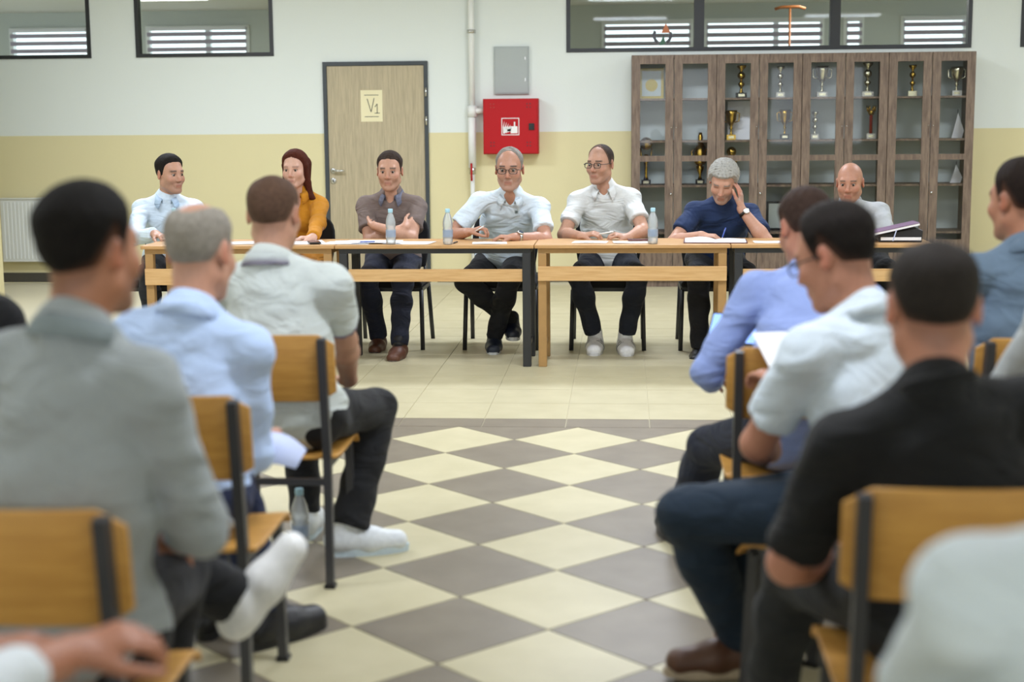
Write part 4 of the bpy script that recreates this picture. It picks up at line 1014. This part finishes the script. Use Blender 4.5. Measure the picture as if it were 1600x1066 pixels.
# ---- panel chairs (face the camera) and their sitters
PC = [(262, 'black padded chair of the man in the pale blue shirt'), (462, 'black padded chair of the woman in the mustard jacket'), (612, 'black padded chair of the man with folded arms'),
      (786, 'black padded chair of the speaker with glasses'), (950, 'black padded chair of the man in the pale grey polo'), (1118, 'black padded chair of the man in the navy t-shirt'), (1335, 'black padded chair of the bald man')]
pch = panel_chair('panel_chair', PC[0][1]); HX = []
for i, (px, lb) in enumerate(PC):
    x = at(px, 420, 2.7)[0]; HX.append(x)
    if i == 0: pch.location = (x, 2.68, 0)
    else: dup(pch, (x, 2.68, 0), 0, lb)
HZ = SEATP+.108
NAVY = hx('1c2133'); BLACK = hx('141519')
dn = (0, 0, -1.)
# 1 pale blue shirt
P1 = person('dark-haired man in a pale blue shirt at the left end of the table', (HX[0], 2.78, HZ), 165, at(266, 273, 2.6), 128, 2, 0,
    (dict(w=at(243, 366, 2.2), d=(.6, -.5, -.1), n=dn, curl=.5), dict(w=at(296, 372, 2.15), d=(-.7, -.4, -.1), n=dn, curl=.45)), shirt=hx('d3e3f1'), sleeve='long', collar='shirt', collarcol=hx('b4cbe2'),
    haircol=hx('1d1917'), hair='short', hairT=.016, stubble=.35, skin=hx('bd8b6f'), trouser=hx('1b1c22'), h=.005)
# 2 woman
P2 = person('woman with long auburn hair in a mustard jacket', (HX[1], 2.78, HZ), 182, at(461, 265, 2.6), 187, 4, 0,
    (dict(w=at(440, 374, 2.2), d=(.7, -.4, 0), n=dn), dict(w=at(488, 373, 2.12), d=(-.8, -.35, 0), n=dn, curl=.4)), shirt=hx('c08016'), sleeve='long', collar='lapel', vopen=.25, female=True, shw=.155, bulk=.86,
    hair='woman', haircol=hx('4a2114'), hairT=.016, skin=hx('cf9f86'), brow=hx('4a2418'), trouser=hx('b3761a'), h=.005, hs=.96)
# 3 folded arms
cx3 = at(609, 350, 2.36)
P3 = person('man in grey-brown short-sleeved shirt sitting with folded arms', (HX[2], 2.78, HZ), 180, at(609, 268, 2.6), 180, 3, 0,
    (dict(w=at(632, 356, 2.42), pole=(-1, -.25, -1.1), d=(.6, .75, .35), n=(.1, 1, .1), s=(-.5, 0, 1.), curl=.55), dict(w=at(584, 353, 2.34), pole=(1, -.25, -1.0), d=(-.3, 1, -.15), n=(0, 1, .2), s=(0, 0, 1.), curl=.3)),
    (dict(an=at(592, 528, 2.50), toe=(.0, -1, 0)), dict(an=at(624, 540, 2.16), toe=(-.08, -1, 0))), shirt=hx('72645e'), sleeve='short', collar='shirt', collarcol=hx('6b6f80'), vopen=.05, haircol=hx('3a2f29'), hair='short', hairT=.013, stubble=.25,
    skin=hx('c08d70'), trouser=NAVY, shoe=dict(col=hx('5e3a2a'), sole=hx('5c5148'), sock=hx('15151a')), bulk=1.03, cuff_at=.66, h=.005)
# 4 the speaker
P4 = person('speaker with glasses in a pale blue polo, leaning on the table', (HX[3], 2.80, HZ), 180, at(796, 265, 2.36), 182, 4, 0,
    (dict(w=at(731, 363, 2.16), pole=(-1, .2, -.9), d=(.9, -.15, .3), n=(.25, 0, -1.), s=(.2, -1, 0), curl=.62, thumb=.9), dict(w=at(803, 371, 2.08), pole=(1, .25, -.7), d=(-1, -.1, .05), n=dn, curl=.55, thumb=.8)),
    (dict(an=at(801, 505, 2.55), toe=(.1, -1, 0), pole=(-1, -.9, .7)), dict(an=at(772, 528, 2.45), toe=(.05, -1, 0), pole=(.3, -1, 1))), shirt=hx('d8e8f4'), sleeve='short', collar='polo', vopen=.07, haircol=hx('8a8680'), hair='receding', hairT=.010, brow=hx('3c342f'),
    stubble=.5, stubcol=hx('8d8078'), skin=hx('b98468'), glasses=True, trouser=BLACK, shoe=dict(col=hx('1a2233'), sole=hx('cfd3d6'), lace=hx('26304a')), bulk=1.12, hs=1.07, shw=.182, cuff_at=.68, h=.005, belly=.05, mark=at(807, 331, 2.4))
watch(P4, 1, (0, -.6, .8), 'chrome')
# 5 grey polo
P5 = person('man with dark glasses in a pale grey polo holding a pen', (HX[4], 2.78, HZ), 182, at(938, 257, 2.55), 207, 3, 0,
    (dict(w=at(908, 369, 2.2), pole=(-1, .2, -1.1), d=(.85, -.25, .2), n=(.3, .2, -1), curl=.6, thumb=.9), dict(w=at(982, 371, 2.16), pole=(1, .2, -1.0), d=(-.9, -.2, .2), n=(-.3, .2, -1), curl=.6, thumb=.9)),
    (dict(an=at(930, 529, 2.43), toe=(-.02, -1, 0), pole=(-.5, -1, 1), hem=.91), dict(an=at(977, 531, 2.41), toe=(.06, -1, 0), pole=(.45, -1, 1), hem=.91)), shirt=hx('d6dad9'), sleeve='short', collar='polo', vopen=.05, haircol=hx('3b322d'), hair='receding', hairT=.004, fade=.45, brow=hx('35291f'),
    stubble=.3, skin=hx('be8c70'), glasses=True, trouser=hx('1a1f2b'), shoe=dict(sc=1.2, col=hx('f0f1f2'), sole=hx('e4e5e6'), lace=hx('efefef'), stripe=hx('141418')), bulk=1.03, trim=hx('dfe2e2'), cuff_at=.66, h=.005)
# 6 navy t-shirt, head in hand
P6 = person('grey-haired man in a navy t-shirt writing with his head in his hand', (HX[5], 2.76, HZ), 180, at(1130, 284, 2.38), 192, 30, -6,
    (dict(w=at(1096, 368, 2.12), pole=(-1, .25, -.7), d=(1, -.2, -.05), n=(0, .1, -1), curl=.62, thumb=.9), dict(w=at(1158, 326, 2.33), pole=(.75, -.35, -1), d=(-.04, .12, 1), n=(-.9, .4, .1), s=(-.5, -.6, 0), curl=.22, thumb=.3)),
    (dict(an=at(1093, 545, 2.28), toe=(-.2, -1, 0)), dict(an=at(1165, 530, 2.4), toe=(.2, -1, 0))), shirt=hx('1d3157'), sleeve='short', collar='crew', haircol=hx('a3a29c'), hair='full', hairT=.021, brow=hx('6d6a66'), stubble=.6, stubcol=hx('8f8a84'),
    skin=hx('c08d72'), trouser=hx('16171c'), shoe=dict(col=hx('121214'), sole=hx('0e0e10')), bulk=1.08, cuff_at=.66, h=.005, eyes_down=True)
watch(P6, 1, (.5, -1, 0), 'black_plastic', 'white_plastic')
# 7 bald man
P7 = person('bald man in a grey shirt leaning forward at the right end of the table', (HX[6]+.05, 2.88, HZ), 182, at(1328, 286, 2.42), 196, 8, 0,
    (dict(w=at(1296, 378, 2.1), d=(.6, -.5, 0), n=dn), dict(w=at(1352, 380, 2.05), pole=(1, .3, -.4), d=(-.8, -.4, 0), n=dn)), shirt=hx('aeb2b5'), sleeve='long', collar='crew', haircol=hx('5a4a40'), hair=None, fade=.18, stubble=.3,
    skin=hx('b98063'), trouser=BLACK, bulk=1.05, h=.005)

# ---- audience chairs
AC = [('A1', (-.25, -4.43), 0, 'wooden school chair at the left under the man with black cropped hair'), ('A2', (-.305, -3.37), 0, 'wooden school chair of the man in the sky blue shirt'),
      ('A3', (-.30, -2.336), 0, 'wooden school chair of the man in the pale grey polo with piping'), ('B1', (1.295, -2.56), 0, 'wooden school chair of the man in the blue shirt holding a tablet'),
      ('B2', (1.36, -3.40), 52, 'wooden school chair turned left under the man in jeans'), ('B3', (1.387, -4.22), 0, 'wooden school chair at the right of the man in the black t-shirt'),
      ('B5', (2.02, -2.36), 6, 'wooden school chair of the man in the slate polo at the right edge'), ('A4', (-.95, -3.40), 0, 'wooden school chair at the left edge of the second row'),
      ('A5', (-.13, -5.55), 0, 'wooden school chair under the man with clasped hands'), ('B4', (1.36, -5.5), 0, 'wooden school chair of the man in white in the right foreground'), ('B6', (1.97, -3.42), 0, 'wooden school chair at the right edge of the second row')]
sch = school_chair()
for i, (k, (x, y), rz, lb) in enumerate(AC):
    if i == 0: sch.location = (x, y, 0); sch['label'] = lb
    else: dup(sch, (x, y, 0), math.radians(rz), lb)
AZ = SEATA+.112
Hh = dict(h=.007, hc=.011)
WHITE_SOCK = dict(col=hx('e9e9e7'), free=True)
A1 = person('man with black cropped hair in a grey shirt, nearest on the left', (-.24, -4.44, AZ), 5, at(140, 395, -4.42), 22, 0, 0,
    (dict(w=(-.10, -4.19, .655), pole=(.55, -.3, -1), curl=.5), dict(w=(-.32, -4.05, .62), curl=.5)),
    (dict(an=(-.27, -4.02, .09)), dict(an=at(366, 935, -3.80), pole=(-.8, .6, .8), toe=(.75, .45, .25), hem=.98, hr=.062)),
    shirt=hx('9aa0a0'), sleeve='long', collar='polo', collarcol=hx('7f898a'), haircol=hx('15120f'), hair='short', hairT=.015, fade=.8, skin=hx('b0714c'), trouser=hx('111215'), shoe=WHITE_SOCK, bulk=1.02, stubble=.5, shw=.142, hs=.96, sh_yaw=15, **Hh)
A2 = person('balding white-haired man in a sky blue shirt', (-.34, -3.40, AZ), 6, at(313, 395, -3.36), 14, 8, 0,
    (dict(w=at(402, 690, -3.08), pole=(.2, -1, -.7), d=(.5, .8, -.1), n=(-1, 0, -.3), curl=.5), None), (dict(an=atz(420, 958, .09), toe=(.6, .8, 0), pole=(-.45, 1, .9)), None),
    shirt=hx('bdd2f4'), sleeve='long', collar='shirt', haircol=hx('8f887d'), hair='bald_top', hairT=.009, fade=.25, skin=hx('c48a6c'), trouser=hx('27304f'), shoe=dict(col=hx('1b1b1e'), sole=hx('161618')), bulk=1.0, shw=.15, **Hh)
A3 = person('man with cropped brown hair in a pale grey polo with dark piping', (-.29, -2.38, AZ), 8, at(428, 336, -2.38), 6, 4, 0,
    (dict(w=at(548, 612, -1.98), pole=(1, -.5, -.6), d=(-.7, .7, -.1), n=(0, 0, -1), curl=.5), None), (dict(an=atz(546, 826, .09), toe=(1, .35, 0), pole=(.35, .9, 1), hem=.99, hr=.066), None),
    shirt=hx('cfd6d2'), sleeve='short', collar='polo', collarcol=hx('c3cac8'), trim=hx('7d7288'), haircol=hx('5a4436'), hair='thin', hairT=.006, fade=.6, skin=hx('c08a6c'), trouser=hx('17181b'),
    shoe=dict(col=hx('dfe4e6'), sole=hx('c4d3d9'), lace=hx('eeeeee')), bulk=1.1, shw=.182, cuff_at=.7, **Hh)
B1 = person('man in a blue shirt bent forward over a tablet on the right', (1.345, -2.62, AZ), -5, at(1258, 358, -2.22), -15, 18, 0,
    (None, dict(w=at(1112, 596, -2.08), pole=(-.35, -1, -.1), d=(.3, .9, .05), n=(.6, .2, -.8), curl=.5)), (None, dict(an=(1.0, -1.98, .09), pole=(-.7, .8, 1))),
    shirt=hx('93a6dc'), sleeve='long', collar='shirt', haircol=hx('3b2c25'), hair='short', hairT=.012, fade=.4, skin=hx('b9795c'), trouser=hx('1a2030'), bulk=1.06, **Hh)
B2 = person('man with glasses in a pale blue short-sleeved shirt and jeans, turned left', (1.40, -3.44, AZ), -62, at(1306, 402, -3.36), -52, 20, 0,
    (dict(w=at(1222, 600, -2.98), d=(-.5, .8, .2)), dict(w=at(1205, 705, -3.14), pole=(-.8, -.4, -1), d=(-.2, .9, .4), n=(.8, .3, 0), curl=.5)),
    (dict(an=(1.22, -3.10, .09), pole=(-1, -.05, .6)), dict(an=at(1158, 1000, -3.25), toe=(-1, -.15, 0), pole=(-1, -.1, .8))),
    shirt=hx('cfdae2'), sleeve='short', collar='shirt', haircol=hx('1c1714'), hair='short', hairT=.015, fade=.4, skin=hx('b87a5c'), glasses=True, trouser=hx('172838'), shoe=dict(col=hx('5a3a29'), sole=hx('b9a88f')), bulk=1.1, sh_yaw=-38, cuff_at=.72, **Hh)
B3 = person('man with cropped dark hair in a black t-shirt, nearest on the right', (1.43, -4.25, AZ), -8, at(1457, 482, -4.28), 0, 6, 0,
    (dict(w=(1.55, -3.9, .6)), dict(w=at(1296, 866, -3.98), pole=(-.7, -.6, -.6), d=(.5, .9, -.1), n=(.5, 0, -1), curl=.5)), (None, dict(an=(1.13, -3.72, .09), pole=(-.5, 1, 1))),
    shirt=hx('08090a'), sleeve='short', collar='crew', haircol=hx('2b2622'), hair='thin', hairT=.008, fade=.7, skin=hx('c07f60'), trouser=hx('1d1f20'), bulk=1.1, shw=.17, cuff_at=.85, **Hh)
watch(B3, 1, (-.5, -.6, .6), 'black_plastic', 'trophy_black')
B5 = person('man in a slate blue polo cut by the right edge of the picture', (2.03, -2.40, AZ), -12, at(1594, 314, -2.36), -28, 3, 0, (None, None), (None, None),
    shirt=hx('65788a'), sleeve='short', collar='polo', haircol=hx('231a15'), hair='short', hairT=.012, fade=.7, skin=hx('b0724f'), trouser=hx('22252c'), bulk=1.08, **Hh)
A4 = person('man in black of whom only a shoulder shows at the left edge', (-.95, -3.44, AZ), 0, (-.97, -3.38, 1.20), 0, 4, 0, shirt=hx('101013'), sleeve='long', collar='crew', haircol=hx('241d19'), hair='short', trouser=hx('17181b'), **Hh)
A5 = person('man in white at bottom left, of whom a forearm and hands show', (-.13, -5.58, AZ), 0, (-.16, -5.50, 1.22), 0, 5, 0,
    (dict(w=at(105, 1022, -5.12), pole=(-.25, -1, -.2), d=(.75, .6, .1), n=(-.2, .2, -1), curl=.5), dict(w=at(20, 1040, -5.0), pole=(-1, -.5, -.4), d=(.95, .1, .1), n=(.1, .2, -1), curl=.45)),
    (dict(an=(.0, -5.1, .09), pole=(.2, 1, 1)), dict(an=(-.3, -5.1, .09), pole=(-.2, 1, 1))), shirt=hx('dbe1e4'), sleeve='rolled', bulk=.92, collar='shirt', haircol=hx('241d19'), hair='short', skin=hx('b0704f'), trouser=hx('4a4f5a'), h=.006, hc=.010)
B4 = person('man in white in the right foreground, of whom a shoulder shows', (1.31, -5.53, AZ), 0, (1.33, -5.52, 1.20), 0, 5, 0, shirt=hx('cdd6d8'), sleeve='long', collar='crew', haircol=hx('3b322d'), hair='short', bulk=1.05, **Hh)
B6 = person('man in a pale grey shirt at the right edge of the second row', (1.97, -3.46, AZ), -5, (1.99, -3.40, 1.22), -5, 5, 0, shirt=hx('b4b8b6'), sleeve='long', collar='shirt', haircol=hx('3b322d'), hair='short', **Hh)

# ================================================================ things on the tables and in hands
def bottle(loc, label):
    r = empty('water_bottle', loc, 0, label, 'bottle', 'plastic water bottles')
    MB().lathe([(.026, 0), (.030, .006), (.0305, .03), (.028, .036), (.0305, .044), (.0305, .09), (.027, .098), (.0305, .106), (.0305, .13), (.028, .15), (.018, .178), (.0125, .19), (.0125, .2)], 18).build('bottle_body', 'bottle_plastic', r, True)
    MB().lathe([(.014, .192), (.0145, .196), (.0145, .212), (.013, .215)], 16).build('cap', 'cap_blue', r, True)
    lb = MB().lathe([(.0309, .046), (.0309, .088)], 18); lb.f = lb.f[:-2]; lb.m = lb.m[:-2]; lb.build('label_band', 'bottle_label', r, True)
    return r
glassmat('bottle_label', (.7, .8, .95), 1.0, .3, .45, (.55, .66, .85))
b0 = bottle(V3(at(611, 384, 1.83)[0], 1.83, TH), 'plastic water bottle in front of the man with folded arms')
for p_, lb in ((V3(at(700, 384, 1.82)[0], 1.82, TH), 'plastic water bottle left of the speaker'), (V3(at(1020, 384, 1.82)[0], 1.82, TH), 'plastic water bottle right of the man in the pale grey polo'),
               (V3(at(274, 384, 2.02)[0], 2.02, TH), 'plastic water bottle in front of the man in the pale blue shirt'), (atz(470, 857, 0), 'plastic water bottle standing on the floor by a chair leg')):
    dup(b0, p_, 0, lb)
def sheet(x0, y0, w_, d_, rz, z, label, m='paper', group='paper sheets on the panel tables', n=1):
    o = MB(); seg = 6; vv = []
    for i in range(seg+1):
        u = i/seg; zz = .0012*math.sin(u*5+x0*9)+.0012
        for v in (0, 1): vv += [(-w_/2+w_*u, -d_/2+d_*v, zz), (-w_/2+w_*u, -d_/2+d_*v, zz-.0008)]
    ff = [q for i in range(seg) for q in ((4*i, 4*i+4, 4*i+6, 4*i+2), (4*i+3, 4*i+7, 4*i+5, 4*i+1), (4*i+1, 4*i+5, 4*i+4, 4*i), (4*i+2, 4*i+6, 4*i+7, 4*i+3))]
    s = o.add(vv, ff).build('paper_sheet', m); s.location = (x0, y0, z); s.rotation_euler = (0, 0, rz); tag(s, label, 'paper', group); return s
X = lambda px, Y: float(at(px, 384, Y)[0])
zt = TH+.0015
for px, Y, w_, d_, rz, k, lb in ((395, 1.95, .30, .21, .1, 0, 'white paper sheet at the left end of the table'), (480, 1.98, .21, .29, .3, 0, 'white paper sheet in front of the woman'),
     (545, 1.93, .30, .21, -.1, 0, 'white sheet on the pile left of the first bottle'), (560, 1.98, .29, .21, .15, 1, 'upper white sheet on the pile left of the first bottle'), (590, 1.95, .30, .21, .05, 2, 'topmost white sheet behind the first bottle'),
     (640, 1.93, .29, .21, -.12, 0, 'white sheet right of the first bottle'), (765, 1.90, .21, .15, .1, 0, 'small white sheet under the hands of the speaker'), (922, 1.95, .21, .15, -.1, 0, 'white sheet left in front of the grey polo man'),
     (985, 1.93, .21, .15, .05, 0, 'white sheet right in front of the grey polo man'), (1205, 1.92, .21, .15, .0, 0, 'white sheet right of the open notebook')):
    sheet(X(px, Y), Y, w_, d_, rz, zt+.003*k, lb)
def pen(p0, p1, label, m='blue_ink'):
    p0, p1 = np.array(p0, float), np.array(p1, float); r = empty('pen', p0, 0, label, 'pen', 'ballpoint pens'); v = p1-p0
    MB().tube([v*.12, v*.95], .0042, 8).build('barrel', m, r, True); MB().tube([v*0, v*.12], [.001, .004], 8).build('tip', 'chrome', r, True); MB().tube([v*.95, v], [.0044, .003], 8).build('cap', m, r, True)
zz = TH+.013
pen((X(560, 1.86), 1.86, zz), (X(586, 1.88), 1.88, zz), 'blue pen lying on the pile of sheets')
pen((X(707, 1.84), 1.84, TH+.005), (X(715, 1.96), 1.96, TH+.005), 'dark pen lying behind the bottle left of the speaker', 'black_plastic')
pen(at(758, 352, 2.08), at(742, 362, 2.12), 'white pen in the hand of the speaker', 'white_plastic')
pen(at(962, 361, 2.10), at(936, 366, 2.12), 'white pen held between the hands of the grey polo man', 'white_plastic')
pen(at(1128, 373, 2.02), at(1134, 356, 2.06), 'blue pen in the hand of the grey-haired man')
# folded glasses case / phone
r = empty('smartphone', (X(490, 1.88), 1.90, zt+.004), .3, 'black phone lying in front of the woman', 'phone'); MB().box(-.036, .036, -.075, .075, 0, .008).build('case', 'black_plastic', r, bevel=.003); MB().box(-.033, .033, -.07, .07, .008, .0086).build('screen', 'watch_face', r)
r = empty('smartphone', (X(1000, 2.0), 2.02, zt+.005), .1, 'dark phone beside the pale grey polo man', 'phone'); MB().box(-.075, .075, -.036, .036, 0, .008).build('case', 'book_maroon', r, bevel=.003); MB().box(-.07, .07, -.033, .033, .008, .0086).build('screen', 'trophy_black', r)
# open notebook
r = empty('open_notebook', (X(1118, 1.93), 1.96, zt), -.05, 'open notebook under the hand of the grey-haired man', 'notebook')
MB().box(-.19, .19, -.125, .125, 0, .004).build('cover', 'book_maroon', r)
for s_ in (-1, 1):
    b = MB(); vv = []; n_ = 8
    for i in range(n_+1):
        u = i/n_; x_ = s_*.182*u; z_ = .005+(.020 if s_ < 0 else .010)*math.sin(min(1, u*1.15+.05)*math.pi*.75)*(1-.35*u)
        vv += [(x_, -.118, z_), (x_, .118, z_), (x_, -.118, .004), (x_, .118, .004)]
    ff = []
    for i in range(n_): a = 4*i; ff += [(a, a+4, a+5, a+1), (a+2, a+6, a+4, a), (a+1, a+5, a+7, a+3)]
    ff.append((4*n_, 4*n_+2, 4*n_+3, 4*n_+1)); b.add(vv, ff).build('pages', 'paper', r, True)
MB().box(-.004, .004, -.135, -.125, .001, .004).build('ribbon', 'purple', r)
# black bag / folder with papers at the right
r = empty('black_folder', (X(1405, 1.98), 1.99, TH), -.05, 'thick black folder lying at the right end of the table', 'folder')
MB().prism([(-.13, 0), (.12, 0), (.125, .07), (.09, .085), (-.11, .045), (-.135, .02)], -.1, .1).build('cover', 'book_black', r, bevel=.006)
MB().box(-.12, .115, -.102, -.09, .012, .03).build('page_edges', 'paper', r)
r = empty('report_booklet', (X(1396, 1.95), 1.97, TH+.06), 0, 'white booklet with purple ribbon lying slanted on the black folder', 'booklet')
b = MB().box(-.14, .14, -.1, .1, 0, .012); R_ = np.array(((math.cos(.22), 0, -math.sin(.22)), (0, 1, 0), (math.sin(.22), 0, math.cos(.22)))); b.move(R_, (0, 0, .012)).build('pages', 'paper', r)
b = MB().box(-.142, .142, -.102, .102, .0125, .015); b.move(R_, (0, 0, .012)).build('cover', 'purple', r)
MB().bar((-.0, -.105, .015), (-.02, -.108, -.05), .006, .002).build('ribbon', 'paper_blue', r)
# tablet of the man in the blue shirt, his sheet, the rolled sheet of the man in sky blue
c = at(1140, 514, -1.95); r = empty('tablet', c, 0, 'tablet with a blue screen held by the man in the blue shirt', 'tablet')
R_ = basis(25, 35)@np.eye(3); MB().box(-.075, .11, -.004, .004, -.06, .06).move(R_).build('case', 'black_plastic', r, bevel=.003); MB().box(-.068, .103, -.0052, -.0042, -.053, .053).move(R_).build('screen', 'tablet_screen', r)
c = at(1218, 547, -2.85); r = empty('paper_sheet', c, 0, 'white sheet held by the man in jeans', 'paper'); R_ = basis(-15, 62, 0); MB().box(-.055, .06, -.001, .001, -.085, .085).move(R_).build('sheet', 'paper', r)
c = at(434, 706, -3.10); r = empty('paper_sheet', c, 0, 'bent white sheet in the hand of the man in the sky blue shirt', 'paper')
b = MB(); vv = []
for i in range(9):
    u = i/8; x_ = -.06+.13*u; z_ = .03*math.sin(u*2.4)-.03*u
    for v in (-1, 1): vv += [(x_, v*.06*(1-.4*u*u), z_), (x_, v*.06*(1-.4*u*u), z_-.001)]
b.add(vv, [q for i in range(8) for q in ((4*i, 4*i+4, 4*i+6, 4*i+2), (4*i+3, 4*i+7, 4*i+5, 4*i+1), (4*i+1, 4*i+5, 4*i+4, 4*i), (4*i+2, 4*i+6, 4*i+7, 4*i+3))]).move(basis(20, -35, 10)).build('sheet', 'paper_blue', r, True)
